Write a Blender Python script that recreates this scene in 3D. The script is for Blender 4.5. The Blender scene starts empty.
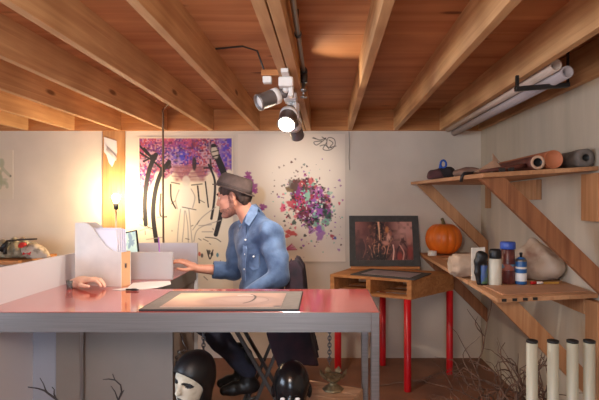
import bpy, bmesh, math, random
import numpy as np
from mathutils import Vector, Matrix, Quaternion

SC = bpy.context.scene
COL = SC.collection
random.seed(7)
CAMZ, FPX, VU, VV = 1.384, 480.0, 323.0, 203.0
YW = 4.286          # distance of the back wall
XR = 1.41           # right wall


def at(u, v, Y):
    """a point seen at photo pixel (u, v), Y metres into the room"""
    return Vector(((u - VU) * Y / FPX, Y, CAMZ - (v - VV) * Y / FPX))


# ------------------------------------------------------------------ materials
def lin(c):
    r = []
    for x in c[:3]:
        x = x / 255.0
        r.append(x / 12.92 if x <= 0.04045 else ((x + 0.055) / 1.055) ** 2.4)
    return (r[0], r[1], r[2], 1.0)


def mat(name, c, rough=0.6, metal=0.0, vary=0.0, scale=6.0, stretch=(1, 1, 1), bump=0.0, c2=None, detail=4.0,
        emit=None, spec=None, lo=0.3, hi=0.7, coat=0.0, sheen=0.0, transmission=0.0, bscale=None):
    m = bpy.data.materials.new(name)
    m.use_nodes = True
    nt = m.node_tree
    b = nt.nodes['Principled BSDF']
    b.inputs['Base Color'].default_value = lin(c)
    b.inputs['Roughness'].default_value = rough
    b.inputs['Metallic'].default_value = metal
    if spec is not None:
        b.inputs['Specular IOR Level'].default_value = spec
    if coat:
        b.inputs['Coat Weight'].default_value = coat
        b.inputs['Coat Roughness'].default_value = 0.1
    if sheen:
        b.inputs['Sheen Weight'].default_value = sheen
    if transmission:
        b.inputs['Transmission Weight'].default_value = transmission
    if emit:
        b.inputs['Emission Color'].default_value = lin(emit[0])
        b.inputs['Emission Strength'].default_value = emit[1]
    if vary or c2 or bump:
        tc = nt.nodes.new('ShaderNodeTexCoord')
        mp = nt.nodes.new('ShaderNodeMapping')
        mp.inputs['Scale'].default_value = stretch
        nz = nt.nodes.new('ShaderNodeTexNoise')
        nz.inputs['Scale'].default_value = scale
        nz.inputs['Detail'].default_value = detail
        nt.links.new(tc.outputs['Object'], mp.inputs['Vector'])
        nt.links.new(mp.outputs['Vector'], nz.inputs['Vector'])
        if vary or c2:
            rp = nt.nodes.new('ShaderNodeValToRGB')
            a = tuple(max(0, x * (1 - vary)) for x in c)
            d = c2 if c2 else tuple(min(255, x * (1 + vary)) for x in c)
            rp.color_ramp.elements[0].color = lin(a if not c2 else c)
            rp.color_ramp.elements[0].position = lo
            rp.color_ramp.elements[1].color = lin(d)
            rp.color_ramp.elements[1].position = hi
            nt.links.new(nz.outputs['Fac'], rp.inputs['Fac'])
            nt.links.new(rp.outputs['Color'], b.inputs['Base Color'])
        if bump:
            src = nz
            if bscale:
                src = nt.nodes.new('ShaderNodeTexNoise')
                src.inputs['Scale'].default_value = bscale
                src.inputs['Detail'].default_value = 5
                nt.links.new(mp.outputs['Vector'], src.inputs['Vector'])
            bp = nt.nodes.new('ShaderNodeBump')
            bp.inputs['Strength'].default_value = bump
            bp.inputs['Distance'].default_value = 0.02
            nt.links.new(src.outputs['Fac'], bp.inputs['Height'])
            nt.links.new(bp.outputs['Normal'], b.inputs['Normal'])
    return m


def wood(name, c1, c2, axis='Y', rough=0.65, knots=True, scale=1.0):
    """long grain along an axis, with a few dark knots"""
    m = bpy.data.materials.new(name)
    m.use_nodes = True
    nt = m.node_tree
    b = nt.nodes['Principled BSDF']
    b.inputs['Roughness'].default_value = rough
    b.inputs['Specular IOR Level'].default_value = 0.3
    tc = nt.nodes.new('ShaderNodeTexCoord')
    mp = nt.nodes.new('ShaderNodeMapping')
    s = {'X': (1.2, 26, 26), 'Y': (26, 1.2, 26), 'Z': (26, 26, 1.2)}[axis]
    mp.inputs['Scale'].default_value = tuple(x * scale for x in s)
    nt.links.new(tc.outputs['Object'], mp.inputs['Vector'])
    nz = nt.nodes.new('ShaderNodeTexNoise')
    nz.inputs['Scale'].default_value = 1.0
    nz.inputs['Detail'].default_value = 5
    nz.inputs['Distortion'].default_value = 1.2
    nt.links.new(mp.outputs['Vector'], nz.inputs['Vector'])
    rp = nt.nodes.new('ShaderNodeValToRGB')
    rp.color_ramp.elements[0].color = lin(c2)
    rp.color_ramp.elements[0].position = 0.28
    rp.color_ramp.elements[1].color = lin(c1)
    rp.color_ramp.elements[1].position = 0.66
    nt.links.new(nz.outputs['Fac'], rp.inputs['Fac'])
    out = rp.outputs['Color']
    # broad patches
    n2 = nt.nodes.new('ShaderNodeTexNoise')
    n2.inputs['Scale'].default_value = 2.2
    nt.links.new(tc.outputs['Object'], n2.inputs['Vector'])
    mx = nt.nodes.new('ShaderNodeMix')
    mx.data_type = 'RGBA'
    mx.blend_type = 'MULTIPLY'
    r2 = nt.nodes.new('ShaderNodeValToRGB')
    r2.color_ramp.elements[0].color = (0.72, 0.66, 0.6, 1)
    r2.color_ramp.elements[0].position = 0.35
    r2.color_ramp.elements[1].color = (1, 1, 1, 1)
    r2.color_ramp.elements[1].position = 0.62
    nt.links.new(n2.outputs['Fac'], r2.inputs['Fac'])
    mx.inputs['Factor'].default_value = 0.8
    nt.links.new(out, mx.inputs['A'])
    nt.links.new(r2.outputs['Color'], mx.inputs['B'])
    out = mx.outputs['Result']
    if knots:
        vm = nt.nodes.new('ShaderNodeMapping')
        k = {'X': (1.6, 5, 5), 'Y': (5, 1.6, 5), 'Z': (5, 5, 1.6)}[axis]
        vm.inputs['Scale'].default_value = k
        nt.links.new(tc.outputs['Object'], vm.inputs['Vector'])
        vo = nt.nodes.new('ShaderNodeTexVoronoi')
        vo.inputs['Scale'].default_value = 1.0
        nt.links.new(vm.outputs['Vector'], vo.inputs['Vector'])
        r3 = nt.nodes.new('ShaderNodeValToRGB')
        r3.color_ramp.elements[0].color = (0.22, 0.13, 0.08, 1)
        r3.color_ramp.elements[0].position = 0.05
        r3.color_ramp.elements[1].color = (1, 1, 1, 1)
        r3.color_ramp.elements[1].position = 0.11
        nt.links.new(vo.outputs['Distance'], r3.inputs['Fac'])
        m2 = nt.nodes.new('ShaderNodeMix')
        m2.data_type = 'RGBA'
        m2.blend_type = 'MULTIPLY'
        m2.inputs['Factor'].default_value = 0.85
        nt.links.new(out, m2.inputs['A'])
        nt.links.new(r3.outputs['Color'], m2.inputs['B'])
        out = m2.outputs['Result']
    nt.links.new(out, b.inputs['Base Color'])
    bp = nt.nodes.new('ShaderNodeBump')
    bp.inputs['Strength'].default_value = 0.15
    bp.inputs['Distance'].default_value = 0.01
    nt.links.new(nz.outputs['Fac'], bp.inputs['Height'])
    nt.links.new(bp.outputs['Normal'], b.inputs['Normal'])
    return m


def attr_mat(name, rough=0.7, coat=0.0):
    m = bpy.data.materials.new(name)
    m.use_nodes = True
    nt = m.node_tree
    b = nt.nodes['Principled BSDF']
    a = nt.nodes.new('ShaderNodeAttribute')
    a.attribute_name = 'Col'
    nt.links.new(a.outputs['Color'], b.inputs['Base Color'])
    b.inputs['Roughness'].default_value = rough
    if coat:
        b.inputs['Coat Weight'].default_value = coat
    return m


# ------------------------------------------------------------------ mesh builder
def frame(d, up=(0, 0, 1)):
    d = Vector(d).normalized()
    up = Vector(up)
    if abs(d.dot(up)) > 0.98:
        up = Vector((1, 0, 0))
    x = up.cross(d).normalized()
    return x, d.cross(x).normalized(), d


class MB:
    def __init__(self):
        self.v, self.f, self.m, self.s = [], [], [], []
        self.cur = 0
        self.sm = False

    def mt(self, i, smooth=None):
        self.cur = i
        if smooth is not None:
            self.sm = smooth
        return self

    def face(self, idx):
        self.f.append(tuple(idx)); self.m.append(self.cur); self.s.append(self.sm)

    def hexa(self, P):
        """8 points: bottom ring 0-3 then top ring 4-7"""
        o = len(self.v)
        self.v += [tuple(p) for p in P]
        sm = self.sm; self.sm = False
        for q in ((0, 3, 2, 1), (4, 5, 6, 7), (0, 1, 5, 4), (1, 2, 6, 5), (2, 3, 7, 6), (3, 0, 4, 7)):
            self.face([o + i for i in q])
        self.sm = sm
        return self

    def box(self, x0, x1, y0, y1, z0, z1):
        return self.hexa([(x0, y0, z0), (x1, y0, z0), (x1, y1, z0), (x0, y1, z0),
                          (x0, y0, z1), (x1, y0, z1), (x1, y1, z1), (x0, y1, z1)])

    def rbox(self, c, size, rot):
        c = Vector(c); h = [s / 2 for s in size]
        P = [(-1, -1, -1), (1, -1, -1), (1, 1, -1), (-1, 1, -1), (-1, -1, 1), (1, -1, 1), (1, 1, 1), (-1, 1, 1)]
        return self.hexa([c + rot @ Vector((p[0] * h[0], p[1] * h[1], p[2] * h[2])) for p in P])

    def bar(self, a, b, w, h, up=(0, 0, 1)):
        a, b = Vector(a), Vector(b)
        x, y, d = frame(b - a, up)
        r = []
        for p in (a, b):
            for sx, sy in ((-1, -1), (1, -1), (1, 1), (-1, 1)):
                r.append(p + x * sx * w / 2 + y * sy * h / 2)
        return self.hexa(r)

    def prism(self, pts, off):
        """flat polygon (3-D points) extruded by a vector"""
        o = len(self.v); n = len(pts); off = Vector(off)
        self.v += [tuple(p) for p in pts] + [tuple(Vector(p) + off) for p in pts]
        sm = self.sm; self.sm = False
        self.face([o + i for i in range(n)][::-1])
        self.face([o + n + i for i in range(n)])
        for i in range(n):
            j = (i + 1) % n
            self.face((o + i, o + j, o + n + j, o + n + i))
        self.sm = sm
        return self

    def tube(self, pts, r, seg=10, cap=True, up=(0, 0, 1)):
        pts = [Vector(p) for p in pts]
        n = len(pts)
        rs = r if isinstance(r, (list, tuple)) else [r] * n
        o = len(self.v)
        px = None
        for i, p in enumerate(pts):
            d = (pts[min(i + 1, n - 1)] - pts[max(i - 1, 0)])
            if d.length < 1e-9:
                d = Vector((0, 0, 1))
            d.normalize()
            if px is None:
                x, y, _ = frame(d, up)
            else:
                x = (px - d * px.dot(d))
                if x.length < 1e-6:
                    x, y, _ = frame(d, up)
                x.normalize(); y = d.cross(x)
            px = x
            for k in range(seg):
                a = 2 * math.pi * k / seg
                self.v.append(tuple(p + (x * math.cos(a) + y * math.sin(a)) * rs[i]))
        sm = self.sm; self.sm = True
        for i in range(n - 1):
            for k in range(seg):
                l = (k + 1) % seg
                self.face((o + i * seg + k, o + i * seg + l, o + (i + 1) * seg + l, o + (i + 1) * seg + k))
        self.sm = False
        if cap:
            self.face([o + k for k in range(seg)][::-1])
            self.face([o + (n - 1) * seg + k for k in range(seg)])
        self.sm = sm
        return self

    def lathe(self, prof, c=(0, 0, 0), seg=24, axis=(0, 0, 1), rfun=None, smooth=True, mats=None):
        """prof: list of (radius, height along axis)"""
        c = Vector(c)
        x, y, d = frame(axis, (0, 1, 0) if abs(Vector(axis).normalized().y) < .9 else (1, 0, 0))
        o = len(self.v); n = len(prof)
        for r, h in prof:
            for k in range(seg):
                a = 2 * math.pi * k / seg
                rr = r * (rfun(a, h) if rfun else 1)
                self.v.append(tuple(c + d * h + (x * math.cos(a) + y * math.sin(a)) * rr))
        sm = self.sm; self.sm = smooth; cur = self.cur
        for i in range(n - 1):
            if mats:
                self.cur = mats[i]
            for k in range(seg):
                l = (k + 1) % seg
                self.face((o + i * seg + k, o + i * seg + l, o + (i + 1) * seg + l, o + (i + 1) * seg + k))
        self.sm = False
        if prof[0][0] > 1e-6:
            self.face([o + k for k in range(seg)][::-1])
        if prof[-1][0] > 1e-6:
            self.face([o + (n - 1) * seg + k for k in range(seg)])
        self.sm = sm; self.cur = cur
        return self

    def ball(self, c, r, seg=14, rings=9, sc=(1, 1, 1)):
        o = len(self.v); c = Vector(c)
        for i in range(rings + 1):
            t = math.pi * i / rings
            for k in range(seg):
                a = 2 * math.pi * k / seg
                self.v.append((c.x + r * sc[0] * math.sin(t) * math.cos(a), c.y + r * sc[1] * math.sin(t) * math.sin(a),
                               c.z + r * sc[2] * math.cos(t)))
        sm = self.sm; self.sm = True
        for i in range(rings):
            for k in range(seg):
                l = (k + 1) % seg
                self.face((o + i * seg + k, o + (i + 1) * seg + k, o + (i + 1) * seg + l, o + i * seg + l))
        self.sm = sm
        return self

    def raw(self, V, F, smooth=True, mi=None):
        o = len(self.v)
        self.v += [tuple(map(float, p)) for p in V]
        sm = self.sm; self.sm = smooth; cur = self.cur
        for j, q in enumerate(F):
            if mi is not None:
                self.cur = int(mi[j])
            self.face([o + int(i) for i in q])
        self.sm = sm; self.cur = cur
        return self

    def build(self, name, mats, parent=None, loc=None, bevel=0.0, seg=2, clean=True):
        if not isinstance(mats, (list, tuple)):
            mats = [mats]
        me = bpy.data.meshes.new(name)
        if parent is not None:
            base = wloc(parent)
        elif loc is not None:
            base = Vector(loc)
        else:
            xs = [p[0] for p in self.v]; ys = [p[1] for p in self.v]; zs = [p[2] for p in self.v]
            base = Vector(((min(xs) + max(xs)) / 2, (min(ys) + max(ys)) / 2, min(zs)))
        V = [(p[0] - base.x, p[1] - base.y, p[2] - base.z) for p in self.v]
        me.from_pydata(V, [], self.f)
        me.polygons.foreach_set('material_index', self.m)
        me.polygons.foreach_set('use_smooth', self.s)
        for mm in mats:
            me.materials.append(mm)
        if clean:
            bm = bmesh.new(); bm.from_mesh(me)
            bmesh.ops.remove_doubles(bm, verts=bm.verts, dist=1e-6)
            bmesh.ops.recalc_face_normals(bm, faces=bm.faces)
            bm.to_mesh(me); bm.free()
        me.update()
        o = bpy.data.objects.new(name, me)
        COL.objects.link(o)
        if parent is not None:
            o.parent = parent
        else:
            o.location = base
        if bevel:
            bv = o.modifiers.new('bevel', 'BEVEL')
            bv.width = bevel; bv.segments = seg; bv.limit_method = 'ANGLE'; bv.angle_limit = 0.6
        return o


def wloc(o):
    p = Vector(o.location)
    while o.parent:
        o = o.parent
        p = p + Vector(o.location)
    return p


def tag(o, label=None, cat=None, group=None, kind=None):
    if label: o['label'] = label
    if cat: o['category'] = cat
    if group: o['group'] = group
    if kind: o['kind'] = kind
    return o


def thing(name, label, cat, loc=(0, 0, 0), group=None):
    o = bpy.data.objects.new(name, None)
    o.empty_display_size = 0.1
    COL.objects.link(o)
    o.location = loc
    return tag(o, label, cat, group)


def struct(name, mb, mats, **k):
    return tag(mb.build(name, mats, **k), kind='structure')


def copy_tree(o, parent=None):
    c = o.copy()
    COL.objects.link(c)
    if parent:
        c.parent = parent
    for ch in list(o.children):
        copy_tree(ch, c)
    return c


# ------------------------------------------------------------------ implicit surfaces
class SDF:
    def __init__(self, lo, hi, h):
        self.lo = np.array(lo, float); self.h = h
        self.n = np.ceil((np.array(hi, float) - self.lo) / h).astype(int) + 1
        self.F = np.full(self.n, 10.0, np.float32)

    def _sub(self, lo, hi):
        a = np.clip(np.floor((np.array(lo) - self.lo) / self.h).astype(int), 0, self.n)
        b = np.clip(np.ceil((np.array(hi) - self.lo) / self.h).astype(int) + 1, 0, self.n)
        if np.any(b <= a):
            return None, None
        sl = tuple(slice(int(i), int(j)) for i, j in zip(a, b))
        ax = [self.lo[i] + self.h * np.arange(a[i], b[i]) for i in range(3)]
        return sl, np.meshgrid(*ax, indexing='ij', sparse=True)

    def op(self, fn, lo, hi, k=0.0, cut=False):
        mg = k + 4 * self.h
        sl, g = self._sub(np.array(lo) - mg, np.array(hi) + mg)
        if sl is None:
            return self
        d = fn(*g).astype(np.float32)
        A = self.F[sl]
        if cut:
            d = -d
            if k > 0:
                hh = np.clip(0.5 - 0.5 * (d - A) / k, 0, 1)
                self.F[sl] = d * (1 - hh) + A * hh + k * hh * (1 - hh)
            else:
                self.F[sl] = np.maximum(A, d)
        else:
            if k > 0:
                hh = np.clip(0.5 + 0.5 * (A - d) / k, 0, 1)
                self.F[sl] = A * (1 - hh) + d * hh - k * hh * (1 - hh)
            else:
                self.F[sl] = np.minimum(A, d)
        return self

    def cone(self, a, b, ra, rb=None, k=0.02, cut=False):
        rb = ra if rb is None else rb
        a = np.array(a, float); b = np.array(b, float); ba = b - a; q = max(ba @ ba, 1e-9)

        def fn(x, y, z):
            t = np.clip(((x - a[0]) * ba[0] + (y - a[1]) * ba[1] + (z - a[2]) * ba[2]) / q, 0, 1)
            return np.sqrt((x - a[0] - t * ba[0]) ** 2 + (y - a[1] - t * ba[1]) ** 2 + (z - a[2] - t * ba[2]) ** 2) - (ra + (rb - ra) * t)
        R = max(ra, rb)
        return self.op(fn, np.minimum(a, b) - R, np.maximum(a, b) + R, k, cut)

    def chain(self, pts, rs, k=0.01):
        for i in range(len(pts) - 1):
            self.cone(pts[i], pts[i + 1], rs[i], rs[i + 1], k)
        return self

    def ell(self, c, r, M=None, k=0.02, cut=False):
        """M: 3 axis vectors"""
        c = np.array(c, float); r = np.array(r, float)
        M = np.eye(3) if M is None else np.array([list(v) for v in M], float)

        def fn(x, y, z):
            X, Y, Z = x - c[0], y - c[1], z - c[2]
            p = [M[i][0] * X + M[i][1] * Y + M[i][2] * Z for i in range(3)]
            k0 = np.sqrt((p[0] / r[0]) ** 2 + (p[1] / r[1]) ** 2 + (p[2] / r[2]) ** 2)
            k1 = np.sqrt((p[0] / r[0] ** 2) ** 2 + (p[1] / r[1] ** 2) ** 2 + (p[2] / r[2] ** 2) ** 2)
            return k0 * (k0 - 1) / np.maximum(k1, 1e-6)
        R = r.max()
        return self.op(fn, c - R, c + R, k, cut)

    def box(self, c, hs, M=None, rd=0.005, k=0.0, cut=False):
        c = np.array(c, float); hs = np.array(hs, float) - rd
        M = np.eye(3) if M is None else np.array([list(v) for v in M], float)

        def fn(x, y, z):
            X, Y, Z = x - c[0], y - c[1], z - c[2]
            q = [np.abs(M[i][0] * X + M[i][1] * Y + M[i][2] * Z) - hs[i] for i in range(3)]
            o = np.sqrt(sum(np.maximum(t, 0) ** 2 for t in q))
            return o + np.minimum(np.maximum(np.maximum(q[0], q[1]), q[2]), 0) - rd
        R = np.linalg.norm(hs) + rd
        return self.op(fn, c - R, c + R, k, cut)

    def half(self, p, n, k=0.0):
        """cut away everything on the side the normal points to"""
        p = np.array(p, float); n = np.array(n, float); n = n / np.linalg.norm(n)
        g = np.meshgrid(*[self.lo[i] + self.h * np.arange(self.n[i]) for i in range(3)], indexing='ij', sparse=True)
        d = ((g[0] - p[0]) * n[0] + (g[1] - p[1]) * n[1] + (g[2] - p[2]) * n[2]).astype(np.float32)
        self.F = np.maximum(self.F, d)
        return self

    def disp(self, fn):
        g = np.meshgrid(*[self.lo[i] + self.h * np.arange(self.n[i]) for i in range(3)], indexing='ij', sparse=True)
        self.F = self.F + fn(*g).astype(np.float32)
        return self

    def mesh(self):
        F = self.F
        F[0], F[-1], F[:, 0], F[:, -1], F[:, :, 0], F[:, :, -1] = 1, 1, 1, 1, 1, 1
        S = F < 0
        nx, ny, nz = F.shape
        cr = [(i, j, k) for i in (0, 1) for j in (0, 1) for k in (0, 1)]
        cnt = sum(S[i:nx - 1 + i, j:ny - 1 + j, k:nz - 1 + k].astype(np.int8) for i, j, k in cr)
        act = (cnt > 0) & (cnt < 8)
        cells = np.argwhere(act)
        idx = np.full(act.shape, -1, np.int64)
        idx[act] = np.arange(len(cells))
        acc = np.zeros((len(cells), 3)); num = np.zeros(len(cells))
        for a in cr:
            for ax in range(3):
                if a[ax]:
                    continue
                b = list(a); b[ax] = 1
                fa = F[tuple((cells + a).T)]; fb = F[tuple((cells + b).T)]
                m = (fa < 0) != (fb < 0)
                t = np.where(m, fa / np.where(m, fa - fb, 1), 0)
                p = np.array(a, float)[None] + t[:, None] * (np.array(b) - np.array(a))[None]
                acc[m] += p[m]; num[m] += 1
        V = (cells + acc / num[:, None]) * self.h + self.lo
        Q = []
        for ax in range(3):
            o1, o2 = [(1, 2), (2, 0), (0, 1)][ax]
            sl0 = [slice(None)] * 3; sl1 = [slice(None)] * 3
            sl0[ax] = slice(0, -1); sl1[ax] = slice(1, None)
            s0, s1 = S[tuple(sl0)], S[tuple(sl1)]
            g = np.argwhere(s0 != s1)
            fl = s0[tuple(g.T)]
            ok = (g[:, o1] > 0) & (g[:, o2] > 0) & (g[:, o1] < F.shape[o1] - 1) & (g[:, o2] < F.shape[o2] - 1)
            g, fl = g[ok], fl[ok]
            e1 = np.zeros(3, int); e1[o1] = 1
            e2 = np.zeros(3, int); e2[o2] = 1
            q = np.stack([idx[tuple((g - e1 - e2).T)], idx[tuple((g - e2).T)], idx[tuple(g.T)], idx[tuple((g - e1).T)]], 1)
            q[~fl] = q[~fl][:, ::-1]
            Q.append(q)
        return V, np.concatenate(Q)


def sdf_add(mb, s, region=None):
    V, F = s.mesh()
    mi = None
    if region is not None:
        c = V[F].mean(1)
        mi = region(c[:, 0], c[:, 1], c[:, 2])
    mb.raw(V, F, True, mi)
    return mb


# ------------------------------------------------------------------ pictures painted on a grid
class Canvas:
    """colours on a fine grid, addressed in photo pixels"""
    def __init__(self, u0, u1, v0, v1, step, base):
        self.nu = int(round((u1 - u0) / step)) + 1
        self.nv = int(round((v1 - v0) / step)) + 1
        self.U, self.V = np.meshgrid(np.linspace(u0, u1, self.nu), np.linspace(v0, v1, self.nv), indexing='ij')
        self.C = np.zeros((self.nu, self.nv, 3))
        self.C[:] = lin(base)[:3]
        self.rng = np.random.default_rng(11)

    def blend(self, a, c):
        a = np.clip(a, 0, 1)[..., None]
        self.C = self.C * (1 - a) + np.array(lin(c)[:3]) * a

    def disc(self, u, v, ru, rv, c, a=1.0, soft=0.35, ang=0.0, wob=0.0):
        dx, dy = self.U - u, self.V - v
        if ang:
            dx, dy = dx * math.cos(ang) + dy * math.sin(ang), -dx * math.sin(ang) + dy * math.cos(ang)
        d = np.sqrt((dx / ru) ** 2 + (dy / rv) ** 2)
        if wob:
            t = np.arctan2(dy, dx); p = self.rng.uniform(0, 6.28, 3)
            d = d / (1 + wob * (np.sin(3 * t + p[0]) + .7 * np.sin(5 * t + p[1]) + .5 * np.sin(8 * t + p[2])))
        self.blend(a * np.clip((1 - d) / soft + .5, 0, 1), c)

    def line(self, pts, w, c, a=1.0, w2=None, curve=True):
        if curve and len(pts) > 2:          # Catmull-Rom
            q = [pts[0]] + list(pts) + [pts[-1]]
            out = []
            for i in range(1, len(q) - 2):
                for k in range(5):
                    t = k / 5
                    out.append(tuple(.5 * (2 * q[i][d] + (q[i + 1][d] - q[i - 1][d]) * t + (2 * q[i - 1][d] - 5 * q[i][d] + 4 * q[i + 1][d] - q[i + 2][d]) * t * t
                                           + (3 * q[i][d] - q[i - 1][d] - 3 * q[i + 1][d] + q[i + 2][d]) * t ** 3) for d in (0, 1)))
            pts = out + [tuple(q[-1])]
        n = len(pts) - 1
        w2 = w if w2 is None else w2
        al = np.zeros_like(self.U)
        for i in range(n):
            (x0, y0), (x1, y1) = pts[i], pts[i + 1]
            dx, dy = x1 - x0, y1 - y0
            t = np.clip(((self.U - x0) * dx + (self.V - y0) * dy) / max(dx * dx + dy * dy, 1e-9), 0, 1)
            d = np.sqrt((self.U - x0 - t * dx) ** 2 + (self.V - y0 - t * dy) ** 2)
            ww = w + (w2 - w) * ((i + t) / n)
            al = np.maximum(al, np.clip((ww / 2 - d) / 0.5 + .5, 0, 1))
        self.blend(a * al, c)

    def build(self, name, fn, back, m_pic, m_back, parent=None, edge=None):
        """fn(u, v) -> 3-D point; back: offset vector of the rear face"""
        P = np.array([[fn(self.U[i, j], self.V[i, j]) for j in range(self.nv)] for i in range(self.nu)], float)
        nu, nv = self.nu, self.nv
        V = P.reshape(-1, 3)
        I = np.arange(nu * nv).reshape(nu, nv)
        F = np.stack([I[:-1, :-1], I[1:, :-1], I[1:, 1:], I[:-1, 1:]], -1).reshape(-1, 4)
        # rim + back
        rim = np.concatenate([I[:, 0], I[-1, 1:], I[-2::-1, -1], I[0, -2:0:-1]])
        B = V[rim] + np.array(back)
        n0 = len(V); n = len(rim)
        faces = [tuple(map(int, q)) for q in F]
        nf = len(faces)
        for i in range(n):
            j = (i + 1) % n
            faces.append((int(rim[i]), int(rim[j]), n0 + j, n0 + i))
        # rear face in strips, so that a curled sheet stays thin
        rk = {int(r): n0 + i for i, r in enumerate(rim)}
        for j in range(nv - 1):
            faces.append((rk[int(I[0, j])], rk[int(I[0, j + 1])], rk[int(I[-1, j + 1])], rk[int(I[-1, j])]))
        allv = np.concatenate([V, B])
        base = wloc(parent) if parent is not None else Vector(((allv[:, 0].min() + allv[:, 0].max()) / 2,
                                                              (allv[:, 1].min() + allv[:, 1].max()) / 2, allv[:, 2].min()))
        me = bpy.data.meshes.new(name)
        me.from_pydata([(p[0] - base.x, p[1] - base.y, p[2] - base.z) for p in allv], [], faces)
        me.materials.append(m_pic); me.materials.append(m_back)
        me.polygons.foreach_set('material_index', [0] * nf + [1] * (len(faces) - nf))
        a = me.color_attributes.new('Col', 'FLOAT_COLOR', 'POINT')
        c = np.ones((len(allv), 4), np.float32)
        c[:n0, :3] = self.C.reshape(-1, 3)
        a.data.foreach_set('color', c.ravel())
        bm = bmesh.new(); bm.from_mesh(me)
        bmesh.ops.recalc_face_normals(bm, faces=bm.faces)
        bm.to_mesh(me); bm.free()
        me.update()
        o = bpy.data.objects.new(name, me)
        COL.objects.link(o)
        if parent is not None:
            o.parent = parent
        else:
            o.location = base
        return o


def vnoise(U, V, s, seed):
    """smooth value noise on arrays"""
    rng = np.random.default_rng(seed)
    T = rng.random((64, 64))
    x, y = U / s, V / s
    i, j = np.floor(x).astype(int), np.floor(y).astype(int)
    f, g = x - i, y - j
    f = f * f * (3 - 2 * f); g = g * g * (3 - 2 * g)
    t = lambda a, b: T[a % 64, b % 64]
    return (t(i, j) * (1 - f) + t(i + 1, j) * f) * (1 - g) + (t(i, j + 1) * (1 - f) + t(i + 1, j + 1) * f) * g
# ================================================================== materials
M = {}
M['wall'] = mat('painted drywall', (214, 200, 184), 0.85, vary=0.03, scale=3, bump=0.04, bscale=60)
M['wall_r'] = mat('rough whitewashed wall', (186, 173, 155), 0.9, vary=0.06, scale=2.2, stretch=(1, 2.5, .35), bump=0.35, bscale=3.5)
M['floor'] = mat('worn brown floor', (128, 84, 60), 0.55, c2=(96, 60, 44), scale=3.5, detail=8, bump=0.05)
M['joist'] = wood('joist pine', (220, 176, 128), (192, 142, 98), 'Y')
M['rim'] = wood('rim board pine', (206, 144, 88), (176, 112, 64), 'X')
M['ply'] = wood('plywood deck', (212, 154, 106), (182, 118, 76), 'X', scale=.35)
M['post'] = wood('post pine', (196, 146, 96), (166, 114, 70), 'Z')
M['shelfX'] = wood('shelf pine', (210, 162, 122), (184, 134, 96), 'Y', knots=False)
M['brace'] = wood('brace pine', (206, 156, 112), (178, 126, 86), 'Z', knots=False)
M['brace_dark'] = wood('old stained pine', (166, 112, 76), (130, 82, 54), 'Z', knots=False)
M['pallet'] = wood('pallet wood', (206, 146, 92), (172, 112, 66), 'X', knots=False)
M['crate'] = wood('crate wood', (214, 172, 136), (184, 140, 106), 'X', knots=False)
M['board'] = mat('hardboard sheet', (178, 130, 98), 0.6, vary=0.05, scale=8)
M['red_top'] = mat('red laminate', (184, 74, 66), 0.12, vary=0.03, scale=5, spec=1.0, coat=.8)
M['alu'] = mat('brushed aluminium', (136, 131, 128), 0.42, metal=0.85, vary=0.06, scale=3, stretch=(1, 60, 60))
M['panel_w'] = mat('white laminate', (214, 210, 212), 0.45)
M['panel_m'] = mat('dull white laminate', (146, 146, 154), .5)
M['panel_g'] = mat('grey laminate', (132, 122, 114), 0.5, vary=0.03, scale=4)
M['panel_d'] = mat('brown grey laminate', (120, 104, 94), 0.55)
M['red_paint'] = mat('red enamel', (188, 14, 26), 0.35, vary=0.05, scale=12)
M['black'] = mat('black plastic', (22, 21, 22), 0.45)
M['blackgloss'] = mat('glossy black shell', (20, 20, 22), 0.22)
M['steel'] = mat('bare steel', (150, 148, 146), 0.35, metal=0.9)
M['chain'] = mat('chain steel', (120, 122, 128), 0.3, metal=0.9)
M['darkmetal'] = mat('dark metal', (78, 74, 72), 0.45, metal=0.6)
M['headmetal'] = mat('grey lamp metal', (128, 124, 124), .35, metal=.5)
M['white'] = mat('white enamel', (232, 230, 226), 0.4)
M['paper'] = mat('white paper', (214, 208, 204), 0.85)
M['paper_back'] = mat('paper back', (224, 214, 200), 0.85)
M['card'] = mat('white board', (222, 214, 206), 0.7, vary=0.03, scale=10)
M['tan_edge'] = mat('raw board edge', (206, 160, 118), 0.7)
M['pic'] = attr_mat('painted picture', 0.75)
M['pic_gloss'] = attr_mat('printed picture', 0.5)
M['mat_grey'] = mat('charcoal mat board', (72, 70, 68), 0.8, vary=0.08, scale=30)
M['mat_grey2'] = mat('grey mat board', (112, 102, 96), 0.7, vary=0.05, scale=30)
M['bulb'] = mat('glowing bulb', (255, 240, 210), 0.5, emit=((255, 228, 182), 540.0))
M['spotlens'] = mat('lit spotlight lens', (255, 250, 240), 0.4, emit=((255, 236, 205), 14.0))
M['pumpkin'] = mat('pumpkin skin', (226, 112, 28), 0.42, vary=0.1, scale=5, bump=0.05)
M['stem'] = mat('dry stalk', (108, 92, 58), 0.8, vary=0.2, scale=30)
M['fabric_beige'] = mat('beige canvas', (178, 152, 130), 0.9, vary=0.08, scale=14, bump=0.2)
M['sack'] = mat('stained beige canvas', (150, 116, 100), 0.9, c2=(188, 168, 150), scale=9, lo=.32, hi=.5, bump=0.4, bscale=16)
M['grey_fabric'] = mat('grey felt', (112, 104, 98), 0.95, vary=0.15, scale=18, bump=0.3)
M['twig'] = mat('brown twig', (104, 80, 68), 0.85, vary=0.2, scale=20)
M['twig_dark'] = mat('dark twig', (40, 32, 32), 0.8)
M['cream'] = mat('cream plastic pipe', (182, 178, 158), 0.4)
M['brown_roll'] = mat('brown leather', (96, 52, 42), 0.6, vary=0.15, scale=14)
M['tan_roll'] = mat('kraft tube', (176, 104, 70), 0.7, vary=0.06, scale=10)
M['skin'] = mat('skin', (192, 132, 108), 0.5, vary=0.04, scale=20, sheen=0.1)
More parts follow.
